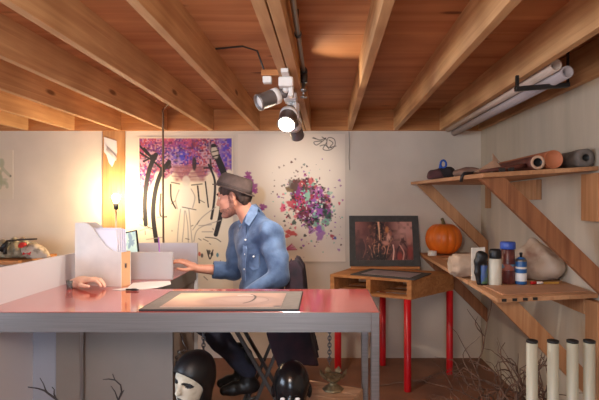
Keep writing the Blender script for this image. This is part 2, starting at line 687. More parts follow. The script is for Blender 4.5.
M['prop_skin'] = mat('pale rubber skin', (222, 176, 152), 0.55, vary=0.04, scale=20)

# ================================================================== room shell
YB = -2.6
XL = -3.6
ZJ, ZC = 2.027, 2.211
struct('floor', MB().box(XL, XR, YB, YW + .1, -.1, 0), M['floor'])
struct('wall_back', MB().box(XL - .1, XR + .1, YW, YW + .1, 0, ZC), M['wall'])
struct('wall_right', MB().box(XR, XR + .1, YB, YW, 0, ZC), M['wall_r'])
# left wall with a window opening, out of frame to the left
wl = MB()
wl.box(XL - .1, XL, YB, -.6, 0, ZC); wl.box(XL - .1, XL, 1.4, YW, 0, ZC)
wl.box(XL - .1, XL, -.6, 1.4, 0, .75); wl.box(XL - .1, XL, -.6, 1.4, 1.95, ZC)
struct('wall_left', wl, M['wall'])
wf = MB()
for y0, y1, z0, z1 in ((-.6, 1.4, .75, .8), (-.6, 1.4, 1.9, 1.95), (-.6, -.55, .8, 1.9), (1.35, 1.4, .8, 1.9), (.375, .425, .8, 1.9)):
    wf.box(XL - .07, XL - .02, y0, y1, z0, z1)
struct('window_1', wf, M['white'])
struct('wall_front', MB().box(XL - .1, XR + .1, YB - .1, YB, 0, ZC), M['wall'])
ply = MB()
for x0, x1, y0, y1 in ((XL, -.7, YB, 2.355), (-.698, XR, YB, 2.352), (XL, -1.9, 2.358, YW), (-1.898, XR, 2.356, YW)):
    ply.box(x0, x1, y0, y1, ZC, ZC + .02)
struct('ceiling', ply, M['ply'])
struct('ceiling_slab', MB().box(XL - .1, XR + .1, YB - .1, YW + .1, ZC + .025, ZC + .06), M['ply'])

JX = [1.372, 1.002, .190, .593, -.628, -1.037, -1.447, -1.857, -2.266, -2.675, -3.084, -3.493]
def joist(x, w, z0):
    a, b = (0, 0) if x > 1.3 else (-.0104 * (1.4 - YB), .0104 * (YW - 1.4))   # the joists run a touch out of square
    struct('ceiling_joist', MB().hexa([(xx + (a if y < 0 else b), y, z) for z in (z0, ZC) for xx, y in ((x, YB), (x + w, YB), (x + w, YW - .0365), (x, YW - .0365))]), M['joist'], bevel=.002)
for x in JX:
    joist(x, .038, ZJ)
for x0 in (-.231, -.1805):
    joist(x0, .0445, ZJ - .001)
struct('trim_1', MB().box(XL, XR, YW - .036, YW - .0005, ZJ, ZC), M['rim'])
struct('wall_post', MB().box(at(103, 0, YW).x, at(125.5, 0, YW).x, YW - .014, YW - .0005, 0, ZJ), M['post'], bevel=.003)

# ================================================================== lights
def light(name, kind, loc, energy, color, target=None, **k):
    d = bpy.data.lights.new(name, kind)
    d.energy = energy; d.color = color
    for a, b in k.items():
        setattr(d, a, b)
    o = bpy.data.objects.new(name, d)
    COL.objects.link(o)
    o.location = loc
    if target is not None:
        o.rotation_euler = (Vector(target) - Vector(loc)).to_track_quat('-Z', 'Y').to_euler()
    return o

LW = SC.world = bpy.data.worlds.new('World')
LW.use_nodes = True
LW.node_tree.nodes['Background'].inputs[0].default_value = (.5, .62, .8, 1)
LW.node_tree.nodes['Background'].inputs[1].default_value = 0.6

light('window_daylight', 'AREA', (XL + .02, .4, 1.35), 62, (.66, .80, 1.0), (0, .9, .9), shape='RECTANGLE', size=1.9, size_y=1.1)
light('front_daylight_fill', 'AREA', (-.6, YB + .02, 1.0), 15, (.66, .81, 1.0), (-1.15, 2.4, .6), shape='RECTANGLE', size=1.0, size_y=1.7, spread=1.3)  # added cool daylight fill on the closed front wall, aimed at the desk
# added soft fill just above the camera, with no fixture of its own
light('room_fill', 'POINT', (-.4, .1, 1.78), 64, (1.0, .89, .79), shadow_soft_size=.28)

# ================================================================== track spotlights
def spot_head(root, a, b, r, lit):
    """cylinder head from its rear a to its mouth b"""
    a, b = Vector(a), Vector(b)
    d = b - a; L = d.length
    m = MB()
    m.lathe([(r * .45, 0), (r * .62, L * .05), (r * .64, L * .3)], a, 20, d)
    m.build('lamp_neck', M['headmetal'], root)
    m = MB()
    m.lathe([(r * .7, L * .28), (r * .98, L * .3), (r * .98, L * .46), (r * .7, L * .46)], a, 24, d)
    m.build('lamp_collar', M['white'], root)
    m = MB()
    m.lathe([(r * .9, L * .46), (r * .95, L * .5), (r * .95, L * .93), (r, L * .94), (r, L), (r * .86, L), (r * .84, L * .8), (0, L * .8)], a, 24, d)
    m.build('lamp_shade', M['headmetal'], root)
    m = MB()
    m.lathe([(0, L * .93), (r * .5, L * .93 + .003), (r * .84, L * .93)], a, 24, d)
    m.build('lamp_lens', M['spotlens'] if lit else M['white'], root)

TX = -.183
rail = MB()
rail.box(TX - .018, TX + .018, 2.28, 3.75, ZJ - .022, ZJ - .001)
tag(rail.build('track_rail', M['white'], bevel=.003), 'white lighting track screwed under the doubled middle ceiling joist', 'track')

def track_lamp(y, mouth, knee, r, label, lit, L):
    root = thing('track_spotlight', label, 'spotlight', (TX, y, ZJ - .022), 'spotlights on the ceiling track')
    m = MB(); m.box(TX - .036, TX + .036, y - .05, y + .05, ZJ - .07, ZJ - .0225); m.box(TX + .012, TX + .036, y - .03, y + .03, ZJ - .115, ZJ - .07)
    m.build('track_adapter', M['white'], root, bevel=.006)
    k = Vector(knee)
    m = MB(); m.tube([(TX, y, ZJ - .05), (TX + (k.x - TX) * .3, y + (k.y - y) * .3, (ZJ - .06) * .5 + k.z * .5), tuple(k)], .016, 10)
    m.build('swivel_arm', M['white'], root)
    m = MB(); m.ball(k, .021); m.build('swivel_joint', M['steel'], root)
    d = (Vector(mouth) - k).normalized()
    spot_head(root, k - d * .01, k + d * L, r, lit)
    return root, k + d * L, d

a0 = at(284, 93, 2.44); m0 = at(255, 104, 2.36)
track_lamp(2.40, m0, a0, .042, 'track spotlight nearest the camera, turned left away from the others', False, .155)
a1 = at(290, 110, 2.72); m1 = at(285, 130, 2.58)
_, e1, d1 = track_lamp(2.74, m1, a1, .052, 'brightly lit track spotlight pointing down towards the camera', True, .145)
a2 = at(293, 121, 3.05); m2 = at(299, 141, 3.22)
_, e2, d2 = track_lamp(3.02, m2, a2, .046, 'rearmost track spotlight, aimed at the paint-splattered sheet', True, .15)
light('spot_front', 'SPOT', e1 + d1 * .015, 44, (1, .9, .78), e1 + Vector((0, .12, -1)), spot_size=2.7, spot_blend=.9, shadow_soft_size=.04)
light('spot_rear', 'SPOT', e2 + d2 * .015, 22, (1, .9, .77), at(300, 176, YW), spot_size=.95, spot_blend=1.0, shadow_soft_size=.03)
light('spot_spill', 'SPOT', a1 + Vector((.07, .02, .03)), 7, (1, .86, .66), at(345, 60, 2.55), spot_size=1.3, spot_blend=1.0, shadow_soft_size=.02)  # added lamp without a fixture, standing in for spill from the lit head
light('spot_left', 'SPOT', m0 + Vector((-.06, -.01, -.03)), 26, (1, .89, .76), (-1.1, 2.6, .9), spot_size=1.6, spot_blend=.9, shadow_soft_size=.04)

# small junction box with cable on the ceiling by the track
c = Vector((-.27, 2.45, 2.03))
root = thing('junction_box', 'small wooden block with a pale socket beside the nearest track spotlight', 'electrical box', (c.x, c.y, ZJ))
m = MB(); m.box(-.312, -.222, c.y - .03, c.y + .03, 2.028, 2.058); m.build('box_body', M['rim'], root, bevel=.003)
m = MB(); m.box(-.306, -.262, c.y - .022, c.y + .022, 1.994, 2.0278); m.build('box_socket', M['white'], root, bevel=.004)
m = MB(); m.tube([(-.30, c.y, 2.06), (-.34, c.y + .03, 2.17), (-.42, c.y + .06, ZC - .008), (-.57, c.y + .1, ZC - .008)], .005, 6); m.build('cable', M['darkmetal'], root)

# sprinkler pipe
PX, PZ = -.107, 2.105
root = thing('sprinkler_pipe', 'thin silver pipe along the ceiling ending in a small sprinkler head', 'pipe', (PX, 2.7, PZ))
m = MB(); m.tube([(PX, YB + .01, PZ), (PX, 2.62, PZ)], .0115, 12); m.build('pipe', M['steel'], root)
for y in (1.62, 2.05):
    m = MB(); m.lathe([(.016, -.012), (.016, .012)], (PX, y, PZ), 14, (0, 1, 0)); m.box(PX - .003, PX + .003, y - .006, y + .006, PZ + .014, ZC - .0005)
    m.build('pipe_clip', M['darkmetal'], root)
m = MB(); m.lathe([(.018, 0), (.022, .01), (.022, .05), (.018, .06)], (PX, 2.6, PZ), 16, (0, 1, 0))
m.lathe([(.02, -.06), (.022, -.05), (.022, 0), (.015, .02)], (PX, 2.64, PZ), 16)
m.build('elbow_fitting', M['black'], root)
m = MB(); m.lathe([(.010, 0), (.010, -.03), (.016, -.032), (.016, -.045), (.006, -.05), (.004, -.075), (.02, -.078), (.02, -.081)], (PX, 2.64, PZ - .06), 14)
m.build('sprinkler_head', M['steel'], root)

# cord hanging from the ceiling on the left
c = at(163, 0, 3.95)
m = MB()
m.tube([(c.x + .25, 3.6, ZC - .01), (c.x + .1, 3.85, ZC - .012), (c.x, 3.95, ZC - .06), (c.x, 3.95, 1.4), (c.x + .004, 3.95, 1.0), (c.x, 3.95, .012)], .0085, 8)
tag(m.build('ceiling_cable', mat('brown cord', (120, 96, 78), .7)), 'thin brown cord hanging from the ceiling in front of the purple drawing', 'cord')

m = MB()
m.tube([at(349, 131.5, YW - .039), at(349.4, 145, YW - .012), at(348.8, 158, YW - .006), at(349.6, 170, YW - .006)], .004, 6)
tag(m.build('pale_wire', mat('pale wire', (176, 162, 150), .6)), 'short pale wire hanging down the wall right of the splattered sheet', 'wire')

# rolled sheets stored under the joists on the right
RY0, RY1 = 2.27, 4.22
def ceiling_roll(u, v, r, label, mt):
    p = at(u, v, RY0 + .0)
    m = MB()
    m.lathe([(0, .12), (r * .74, .12), (r * .74, 0), (r, 0), (r, RY1 - RY0), (0, RY1 - RY0)], p, 24, (0, 1, 0))
    return tag(m.build('paper_roll', mt), label, 'roll', 'rolls stored under the ceiling')
ceiling_roll(556, 65, .029, 'long pale paper roll tucked under the ceiling, left one of two', mat('pale paper roll', (196, 176, 162), .8))
ceiling_roll(567.5, 72, .030, 'long greyish paper roll tucked under the ceiling, right one of two', mat('grey paper roll', (170, 158, 158), .8))
a = at(515, 87.5, 2.42) - Vector((0, 0, .008)); b = at(569, 83, 2.42) - Vector((0, 0, .010))
root = thing('roll_hanger', 'black metal bar holding up the paper rolls under the ceiling', 'bracket', (a.x, 2.42, a.z))
m = MB(); m.bar(a, b, .03, .022); m.build('bar', M['black'], root, bevel=.003)
m = MB(); m.box(a.x + .004, a.x + .018, 2.412, 2.428, a.z + .014, ZJ - .001); m.build('spacer', M['black'], root)
m = MB(); m.bar(b - Vector((.006, 0, 0)), (b.x - .006, 2.42, ZC - .001), .02, .006); m.build('hanger_strap', M['black'], root)

# ================================================================== floor lamp by the post
LX, LY = at(116, 0, 4.07).x, 4.07
bz = at(0, 198, LY).z
root = thing('floor_lamp', 'slim floor lamp with a glowing bare bulb in front of the wooden post', 'lamp', (LX, LY, 0))
m = MB(); m.lathe([(.1, 0), (.1, .012), (.03, .025), (.012, .04)], (LX, LY, 0), 28); m.build('lamp_base', M['darkmetal'], root)
m = MB(); m.tube([(LX, LY, .03), (LX, LY, bz - .09)], .008, 10); m.build('pole', M['steel'], root)
m = MB(); m.lathe([(.012, -.1), (.02, -.09), (.02, -.045), (.016, -.04)], (LX, LY, bz), 16); m.build('lamp_socket', M['darkmetal'], root)
m = MB(); m.lathe([(.013, -.045), (.016, -.035), (.03, -.005), (.031, .01), (.022, .028), (0, .036)], (LX, LY, bz), 18); m.build('light_bulb', M['bulb'], root)

# ================================================================== papers on the wall
m = MB()
pts = [(104, 137), (111, 139), (116.5, 141), (117, 152), (116, 158), (112, 167), (109, 163), (106.5, 155), (104, 152)]
m.prism([at(u, v, YW - .019) for u, v in pts], (0, .004, 0))
p = [at(u, v, YW - .022 - i * .004) for i, (u, v) in enumerate(((107, 146), (112, 152), (117, 158), (116, 161), (110, 156), (106, 150)))]
m.prism(p, (0, -.004, 0))
tag(m.build('torn_paper', M['paper']), 'torn white paper stuck near the top of the wooden post', 'paper')

c = Canvas(-14, 13, 150, 199, .5, (214, 200, 180))
G = (176, 174, 146)
for uv in ([(2, 160), (2, 166), (4, 170), (10, 176)], [(2, 170), (-4, 178), (-8, 184)], [(-2, 182), (6, 183), (7, 187)], [(0, 172), (1, 180), (0, 188)]):
    c.line(uv, 3, G, .75)
c.disc(1, 163, 3.5, 4.5, G, .8); c.disc(0, 181, 6, 6, (160, 164, 132), .6, wob=.2); c.disc(10.5, 176, 1, 1, (120, 112, 100))
tag(c.build('sketch', lambda u, v: at(u, v, YW - .004), (0, .003, 0), M['pic'], M['paper_back']), 'pale green pencil sketch pinned to the far left of the wall', 'drawing')
# ================================================================== purple drawing
c = Canvas(138, 233, 137, 292, .36, (222, 208, 186))
U, V = c.U, c.V
rg = np.random.default_rng(3)
edge = 176 + 20 * np.clip((160 - U) / 22, 0, 1) + 5 * np.sin(U * .35) + 6 * (vnoise(U, V, 6, 1) - .5)
band = np.clip((edge - V) / 6, 0, 1)
pal = [(96, 52, 134), (74, 54, 140), (160, 56, 84), (124, 56, 118), (196, 104, 104), (58, 44, 118), (170, 66, 66), (190, 150, 160)]
N = vnoise(U, V, 9, 2) + .5 * vnoise(U, V, 4, 5)
N2 = vnoise(U, V, 11, 8)
c.blend(band * .95, (132, 70, 140))
for i, p in enumerate(pal):
    n = vnoise(U, V, 1.35, 20 + i)
    big = vnoise(U, V, 16, 40 + i)
    c.blend(band * np.clip((n * .65 + big * .5 - .58) * 9, 0, 1) * .85, p)
red = np.clip((152 - V) / 14, 0, 1) * np.clip(1 - np.abs(U - 172) / 40, 0, 1)
c.blend(band * red * vnoise(U, V, 2.2, 60) * 1.2, (206, 84, 92))
blue = np.exp(-((U - 181) / 13) ** 2 - ((V - 156) / 9) ** 2)
c.blend(band * blue * np.clip(vnoise(U, V, 2.0, 61) * 1.7, 0, 1), (62, 58, 176))
c.blend(band * np.clip(vnoise(U, V, 2.6, 71) * 2.2 - 1.35, 0, 1), (40, 24, 60))
rb = np.clip((U - 214) / 10, 0, 1)
c.blend(band * rb * np.clip(vnoise(U, V, 2.0, 62) * 1.5, 0, 1), (84, 62, 170))
mauve = np.clip((U - 172) / 4, 0, 1) * np.clip((207 - U) / 4, 0, 1) * np.clip((V - 164) / 3, 0, 1) * np.clip((183 - V) / 3, 0, 1)
c.blend(mauve * (.55 + .45 * vnoise(U, V, 3, 63)), (150, 96, 100))
for y in (167, 172, 176):
    c.line([(172, y), (190, y + 1), (207, y - 1)], 1.2, (120, 70, 84), .6)
K = (30, 24, 28)


def q(*pts):
    return [(130 + x / 3.636, 135 + y / 3.636) for x, y in pts]


c.line(q((94, 72), (74, 115), (60, 175), (54, 250), (57, 325)), 4.6, K, w2=4.4)
for f in (((36, 40), (60, 66), (84, 86)), ((52, 48), (72, 72), (88, 84)), ((34, 62), (58, 78), (82, 92)), ((74, 84), (50, 96))):
    c.line(q(*f), 1.9, K)
c.disc(*q((86, 80))[0], 3.4, 3.0, K)
c.line(q((142, 98), (112, 140), (92, 205), (84, 290), (96, 388)), 4.4, K, w2=4.6)
c.line(q((112, 120), (122, 150)), 2.5, K); c.disc(*q((140, 112))[0], 3.0, 3.6, K, .9)
c.line(q((90, 100), (126, 132)), 2.0, K)
c.disc(*q((234, 104))[0], 2.2, 7.0, K, .9)
c.line(q((148, 180), (150, 232), (166, 266)), 1.6, K); c.line(q((246, 186), (252, 246)), 1.6, K)
c.line(q((274, 170), (285, 262)), 1.4, K); c.line(q((112, 215), (110, 290), (132, 297)), 1.6, K, .9)
c.line(q((224, 182), (262, 178)), 1.3, K, .8); c.line(q((150, 172), (180, 178)), 1.2, K, .8)
c.line(q((286, 108), (308, 165), (306, 240), (296, 304)), 2.0, K, w2=2.6)
c.line(q((270, 120), (298, 118)), 2.0, K, .9); c.line(q((292, 90), (296, 130)), 2.0, K, .9)
c.line(q((318, 82), (338, 130), (352, 176)), 6.4, K)
c.line(q((338, 240), (328, 300), (312, 362)), 5.0, K, w2=4.4)
c.disc(*q((308, 62))[0], 4.2, 7.4, K, ang=-.25); c.disc(*q((308, 62))[0], 3.3, 6.4, (190, 176, 160), ang=-.25)
c.line(q((296, 44), (318, 40)), 1.1, K); c.line(q((298, 62), (322, 56)), 1.1, K); c.line(q((302, 78), (326, 72)), 1.3, K); c.disc(*q((304, 38))[0], 2.6, 1.8, K)
GR = (150, 140, 132)
c.disc(*q((204, 168))[0], 4.0, 5.5, (196, 184, 174), .8)
c.disc(*q((200, 235))[0], 9.5, 15, (222, 214, 204), .7)
c.line(q((178, 200), (166, 236), (172, 268)), 1.1, GR, .8); c.line(q((222, 196), (236, 226), (228, 264)), 1.1, GR, .8)
for p in (((184, 270), (176, 330), (172, 388)), ((198, 276), (196, 330), (190, 388)), ((202, 276), (210, 330), (212, 390)), ((214, 270), (220, 330), (226, 390)),
          ((228, 345), (262, 300), (312, 262)), ((232, 388), (250, 340), (330, 310)), ((28, 322), (50, 332), (78, 346)), ((250, 330), (296, 326)),
          ((262, 352), (300, 352)), ((100, 300), (130, 296)), ((30, 350), (70, 336)), ((60, 380), (120, 372))):
    c.line(q(*p), 1.0, GR, .8)
for p in (((274, 372), (310, 376), (330, 388)), ((190, 262), (240, 272)), ((44, 300), (60, 330), (80, 340))):
    c.line(q(*p), 1.0, K, .8)
rg2 = np.random.default_rng(9)
for i in range(34):
    x, y = rg2.uniform(143, 228), rg2.uniform(196, 284)
    c.line([(x, y), (x + rg2.uniform(-5, 5), y + rg2.uniform(-4, 4))], 1.0, (74, 62, 58), .7)
for x, y, col in ((199.5, 254, (190, 80, 66)), (202, 255.5, (60, 56, 60)), (209, 252, (30, 30, 30)), (217.5, 255, (58, 130, 150)), (212, 254, (40, 40, 40))):
    c.disc(x, y, 1.3, 2.2, col, .9)
c.line([(207, 250), (210, 259), (213, 250)], 1.2, K)
e = np.minimum(np.minimum(U - 138, 233 - U), V - 137)
c.blend(np.clip((1.6 - e) / .6, 0, 1), (226, 210, 186))
tag(c.build('drawing', lambda u, v: at(u, v, YW - .006), (0, .004, 0), M['pic'], M['paper_back']),
    'large drawing of black bent trees under a purple and red sky', 'drawing', 'large sheets on the back wall')

# ================================================================== splattered sheet
c = Canvas(238, 346, 134, 262, .36, (222, 206, 190))
rg = np.random.default_rng(5)
c.rng = rg
cols = [(170, 32, 62), (132, 52, 120), (96, 60, 52), (30, 26, 30), (120, 176, 150), (206, 80, 100), (150, 84, 160), (88, 20, 40), (46, 74, 68), (176, 96, 148)]
for i in range(620):
    s = 1 if i < 330 else 2.1
    u, v = rg.normal(0, 11.5 * s * .72), rg.normal(0, 14 * s * .72)
    u, v = u * .9 + v * .28, v
    u += 309; v += 203
    if not (241 < u < 343 and 158 < v < 258):
        continue
    r = rg.uniform(1.3, 4.2) if i < 330 else rg.uniform(.35, 1.2)
    k = int(rg.integers(len(cols)))
    if u > 309 and rg.random() < .35: k = int(rg.choice([4, 6, 3, 9]))
    if u < 303 and v < 192 and rg.random() < .6: k = 2
    c.disc(u, v, r, r * rg.uniform(.6, 1.5), cols[k], rg.uniform(.65, .95), .3, rg.uniform(0, 3), .16)
LATE = rg.normal(0, 1, (170, 2))
for u, v, a, b, col in ((283, 208, 2.6, 4.5, (214, 72, 110)), (292, 204, 5, 4, (190, 50, 72)), (304, 212, 5.5, 6, (120, 40, 60)), (317, 211, 6, 5.5, (150, 84, 164)), (327, 213, 4, 4.5, (50, 84, 74)),
                        (307, 196, 3.5, 4, (136, 190, 164)), (319, 229, 3, 4, (150, 90, 170)), (305, 235.5, 1.6, 1.5, (14, 14, 16)), (294, 222.5, 2.2, 2.6, (20, 60, 50)),
                        (291, 233, 6, 2.4, (200, 44, 50)), (287, 236, 2.6, 2, (206, 60, 60)), (332, 236, 2.2, 1.6, (170, 30, 60)), (335, 238, 1.5, 1.5, (60, 60, 150)),
                        (293, 188, 6, 3.6, (92, 66, 54)), (289, 190, 4, 2, (120, 96, 60)), (311, 181, 2.5, 4, (206, 84, 90)), (302, 184, 3, 3, (180, 70, 70))):
    c.disc(u, v, a, b, col, .88, .35, rg.uniform(-.5, .5), .14)
for i, (a, b) in enumerate(LATE):     # fine late drips over the big blots
    u, v = 309 + a * 9.5, 204 + b * 11.5
    c.disc(u, v, rg.uniform(.4, 1.5), rg.uniform(.4, 1.5), [(24, 20, 24), (120, 26, 54), (224, 206, 200), (60, 34, 50), (136, 190, 168), (34, 60, 52), (150, 70, 140)][i % 7], .9, .3, 0, .15)
for i in range(9):     # pinkish hand smears beside the sitter
    c.line([(284 + i * .3, 250), (287 + i * 1.2, 244 + abs(i - 4) * 1.4)], 1.3, (206, 96, 150) if i % 2 else (180, 60, 90), .8)
c.disc(258, 196, 7.5, 9.5, (214, 188, 156), .95)
for u, v, a, b in ((248, 174, 2.6, 2.8), (250, 180, 3.0, 4.0), (252.5, 187, 4.2, 5.0), (248.5, 184, 2.0, 3), (255, 191, 3, 2.5), (263, 207, 3.4, 3.2), (260, 209, 3, 2.0), (247, 177, 3.4, 1.2)):
    c.disc(u, v, a, b, (146, 56, 128), .9, .35, 0, .2)
c.disc(251, 185, 1.6, 2.4, (186, 96, 160), .8, wob=.2)
for p in ([(313.5, 137.5), (320, 140), (326, 138), (317, 145), (314, 142), (322, 141)], [(322, 137), (327, 141), (323, 149), (330, 150), (335, 145), (334, 139), (328, 138), (327, 146), (332, 148)],
          [(329, 140), (333, 143), (330, 147), (336, 146)], [(316, 139), (312.5, 138)], [(320, 146), (325, 145), (329, 149)]):
    c.line(p, .8, (40, 34, 36), .9)
e = np.minimum(346 - c.U, 262 - c.V)
c.blend(np.clip((.7 - e) / .5, 0, 1) * .6, (170, 150, 136))
tag(c.build('painting', lambda u, v: at(u, v, YW - .006 - (.02 * max(0, (v - 250) / 12) ** 2)), (0, .003, 0), M['pic'], M['paper_back']),
    'large white sheet splattered with crimson, purple and green paint', 'painting', 'large sheets on the back wall')
# ================================================================== L-shaped desk
DZ, DB = .92, .835                       # top and underside
XD0, XD1, YD0, YD1, YD2, XDR = -1.475, .24, 2.043, 2.59, 3.45, -.914
desk = thing('corner_desk', 'long L-shaped desk with red top and brushed metal edge', 'desk', (-.6, 2.3, 0))
m = MB()
m.prism([(XD0, YD0 + .002, DB + .004), (XD1, YD0 + .002, DB + .004), (XD1, YD1, DB + .004), (XDR, YD1, DB + .004), (XDR, YD2, DB + .004), (XD0, YD2, DB + .004)], (0, 0, DZ - DB - .004))
tag(m.build('desktop', M['red_top'], desk, bevel=.002), 'red laminate desktop')
m = MB()
m.box(XD0, XD1 - .036, YD0 - .004, YD0 + .0015, DB, DZ - .0015)
m.box(XD1 + .0005, XD1 + .004, YD0 + .04, YD1, DB, DZ - .0015)
m.box(XDR + .0005, XDR + .004, YD1 + .002, YD2, DB, DZ - .0015)
tag(m.build('edge_band', M['alu'], desk), 'brushed metal edge band')
for x, y in ((XD1 - .035, YD0 - .004), (XD1 - .034, YD1 - .036)):
    m = MB(); m.box(x, x + .035, y, y + .035, 0, DZ - .002 if y < 2.1 else DB); m.build('leg', M['alu'], desk, bevel=.002)
ys = 2.40
m = MB(); m.box(at(79, 0, ys).x, at(82, 0, ys).x, ys + .01, ys + .022, 0, DB); m.build('leg', M['steel'], desk, bevel=.002)
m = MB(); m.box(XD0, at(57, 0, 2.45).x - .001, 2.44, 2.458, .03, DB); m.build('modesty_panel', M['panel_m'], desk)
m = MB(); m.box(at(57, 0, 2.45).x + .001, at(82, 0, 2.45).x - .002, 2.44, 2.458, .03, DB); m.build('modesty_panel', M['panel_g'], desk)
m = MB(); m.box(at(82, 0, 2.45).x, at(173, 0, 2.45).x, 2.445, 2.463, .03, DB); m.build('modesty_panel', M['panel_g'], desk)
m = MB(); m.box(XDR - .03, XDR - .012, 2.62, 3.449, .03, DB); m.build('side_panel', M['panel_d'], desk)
HP = 1.087
for nm, b in (('left', (XD0 - .018, XD0 + .0, YD0 + .01, YD2)), ('cross', (XD0 + .001, XDR + .004, 2.9, 2.918)), ('end', (XD0 - .018, XDR + .012, YD2 + .0005, YD2 + .0185))):
    m = MB(); m.box(b[0], b[1], b[2], b[3], DZ + .0005 if nm == 'cross' else .3, HP + (.01 if nm == 'end' else 0))
    m.build('divider_panel', M['panel_w'] if nm != 'cross' else mat('pale silver laminate', (190, 186, 188), .35, metal=.3), desk, bevel=.0015)

# ---- framed print lying on the desk
root = thing('matted_print', 'large matted print of a pale oval form lying flat on the desk', 'artwork', (-.447, 2.27, DZ))
m = MB(); m.box(-.787, -.107, 2.06, 2.482, DZ + .0005, DZ + .008); m.build('mat_board', M['mat_grey2'], root, bevel=.001)
m = MB()
for b in ((-.790, -.104, 2.057, 2.060), (-.790, -.104, 2.482, 2.485), (-.790, -.787, 2.06, 2.482), (-.107, -.104, 2.06, 2.482)):
    m.box(b[0], b[1], b[2], b[3], DZ + .0005, DZ + .0085)
m.build('thin_frame', M['black'], root)
c = Canvas(0, 106, 0, 64, .75, (206, 166, 146))
U, V = c.U, c.V
c.blend(np.clip(1 - np.hypot((U - 8) / 46, (V - 10) / 34), 0, 1) * 1.3, (240, 206, 168))
c.blend(np.clip(vnoise(U, V, 22, 4) * 1.2 - .4, 0, 1) * .6, (176, 138, 124))
c.blend(np.clip((V - 46) / 18, 0, 1) * .6, (166, 120, 108))
c.disc(64, 36, 36, 23, (150, 122, 114), .75, .3); c.disc(63, 37, 31, 19, (196, 160, 148), .8, .5); c.disc(70, 33, 20, 11, (214, 184, 172), .5, .8)
for k in range(9):
    c.line([(34 + k * 2, 30 + k), (50 + k, 20 + 3 * k), (84 - k, 22 + 3 * k)], .8, (150, 118, 108), .35)
c.line([(72, 8), (77, 16), (78, 28), (76, 40), (71, 48)], 2.0, (40, 30, 30), .95); c.line([(60, 12), (66, 10), (73, 12)], 3.0, (240, 228, 220), .8)
c.line([(78, 18), (88, 24), (92, 36), (86, 46)], .9, (120, 92, 86), .7)
c.blend(np.clip((U - 96) / 8, 0, 1) * .5, (150, 120, 112))
c.disc(103, 61, 4, 2.4, (36, 28, 28), .9)
c.C *= .78
c.build('print', lambda u, v: (-.715 + u / 106 * .53, 2.425 - v / 64 * .325, DZ + .0092), (0, 0, -.001), M['pic_gloss'], M['paper_back'], root)

# ---- magazine file with sheaf of paper
A = Vector((-1.405, 2.72, DZ + .0008)); Bq = Vector((-1.115, 2.65, DZ + .0008))
d = (Bq - A).normalized(); p = Vector((-d.y, d.x, 0)); L = (Bq - A).length; W = .085; T = .004; HB = .352
prof = [(0, 0), (L, 0), (L, .19), (L - .05, .197), (L - .10, .225), (L - .15, .28), (L - .19, .33), (L - .225, HB), (0, HB)]
root = thing('magazine_file', 'pale cardboard magazine file with a swooping cut side standing on the desk', 'file box', A + d * L / 2 + p * W / 2)
for k in (0, W - T):
    m = MB(); m.prism([A + d * s + p * k + Vector((0, 0, z)) for s, z in prof], p * T); m.build('side', M['card'], root)
m = MB(); m.hexa([A + d * s + p * k + Vector((0, 0, z)) for z in (0, T) for s, k in ((T, T), (L - T, T), (L - T, W - T), (T, W - T))]); m.build('bottom', M['card'], root)
m = MB(); m.hexa([A + d * s + p * k + Vector((0, 0, z)) for z in (0, HB) for s, k in ((0, T), (T, T), (T, W - T), (0, W - T))]); m.build('back', M['card'], root)
m = MB()
for z0, z1, k0, k1 in ((0, .10, T, W - T), (.125, .19, T, W - T), (.10, .125, T, .033), (.10, .125, .052, W - T)):
    m.hexa([A + d * s + p * k + Vector((0, 0, z)) for z in (z0, z1) for s, k in ((L - T, k0), (L, k0), (L, k1), (L - T, k1))])
m.build('front', M['tan_edge'], root)
root = thing('paper_sheaf', 'stack of white paper standing inside the magazine file', 'paper', A + d * .16 + p * W / 2 + Vector((0, 0, T)))
for i in range(5):
    k = .012 + i * .013
    m = MB(); m.hexa([A + d * (s + i * .004 - (.012 * t)) + p * (k + kk) + Vector((0, 0, T + .001 + t * (.318 - .004 * abs(i - 2)))) for t in (0, 1) for s, kk in ((.035, 0), (.272, 0), (.272, .007), (.035, .007))])
    m.build('sheets', mat('sheet white', (232 - i * 3, 230 - i * 3, 238), .8), root)

# ---- tablet
root = thing('tablet', 'black-framed tablet propped up behind the magazine file', 'tablet', at(133, 275, 3.02))
root.location.z = DZ
bx = Vector((math.cos(.20), -.06, -math.sin(-.20) * 1)).normalized()
up = Vector((-.2, .22, 1)); up = (up - bx * up.dot(bx)).normalized(); nn = bx.cross(up)
tl = at(119.5, 233.5, 3.03); tw, th = .118, .265
def tp(s, t, o=0): return tl + bx * s - up * t - nn * 0 + nn * o
m = MB(); m.hexa([tp(s, t, o) for o in (.008, 0) for s, t in ((0, 0), (tw, 0), (tw, th), (0, th))]); m.build('case', M['black'], root, bevel=.002)
c = Canvas(0, 40, 0, 90, 1.0, (196, 214, 196))
c.blend(np.clip(vnoise(c.U, c.V, 12, 3) * 2 - .9, 0, 1), (150, 176, 190)); c.disc(26, 22, 7, 16, (120, 140, 160), .8, wob=.3); c.disc(10, 14, 6, 12, (226, 230, 206), .8)
ms = attr_mat('tablet screen', .2)
nt = ms.node_tree; nt.links.new(nt.nodes['Attribute'].outputs['Color'], nt.nodes['Principled BSDF'].inputs['Emission Color']); nt.nodes['Principled BSDF'].inputs['Emission Strength'].default_value = .55
# which way faces the camera
sgn = -1 if nn.y > 0 else 1
off = -.0015 if nn.y > 0 else .0095
c.build('screen', lambda u, v: tp(.009 + u / 40 * (tw - .018), .009 + v / 90 * (th - .018), off), nn * (-sgn * .001), ms, M['black'], root)
m = MB(); pa = tp(tw / 2, .1, .004); m.bar(pa + Vector((0, .006, 0)), (pa.x, pa.y + .12, DZ + .004), .06, .004); m.build('stand', M['black'], root)
root.location = root.location

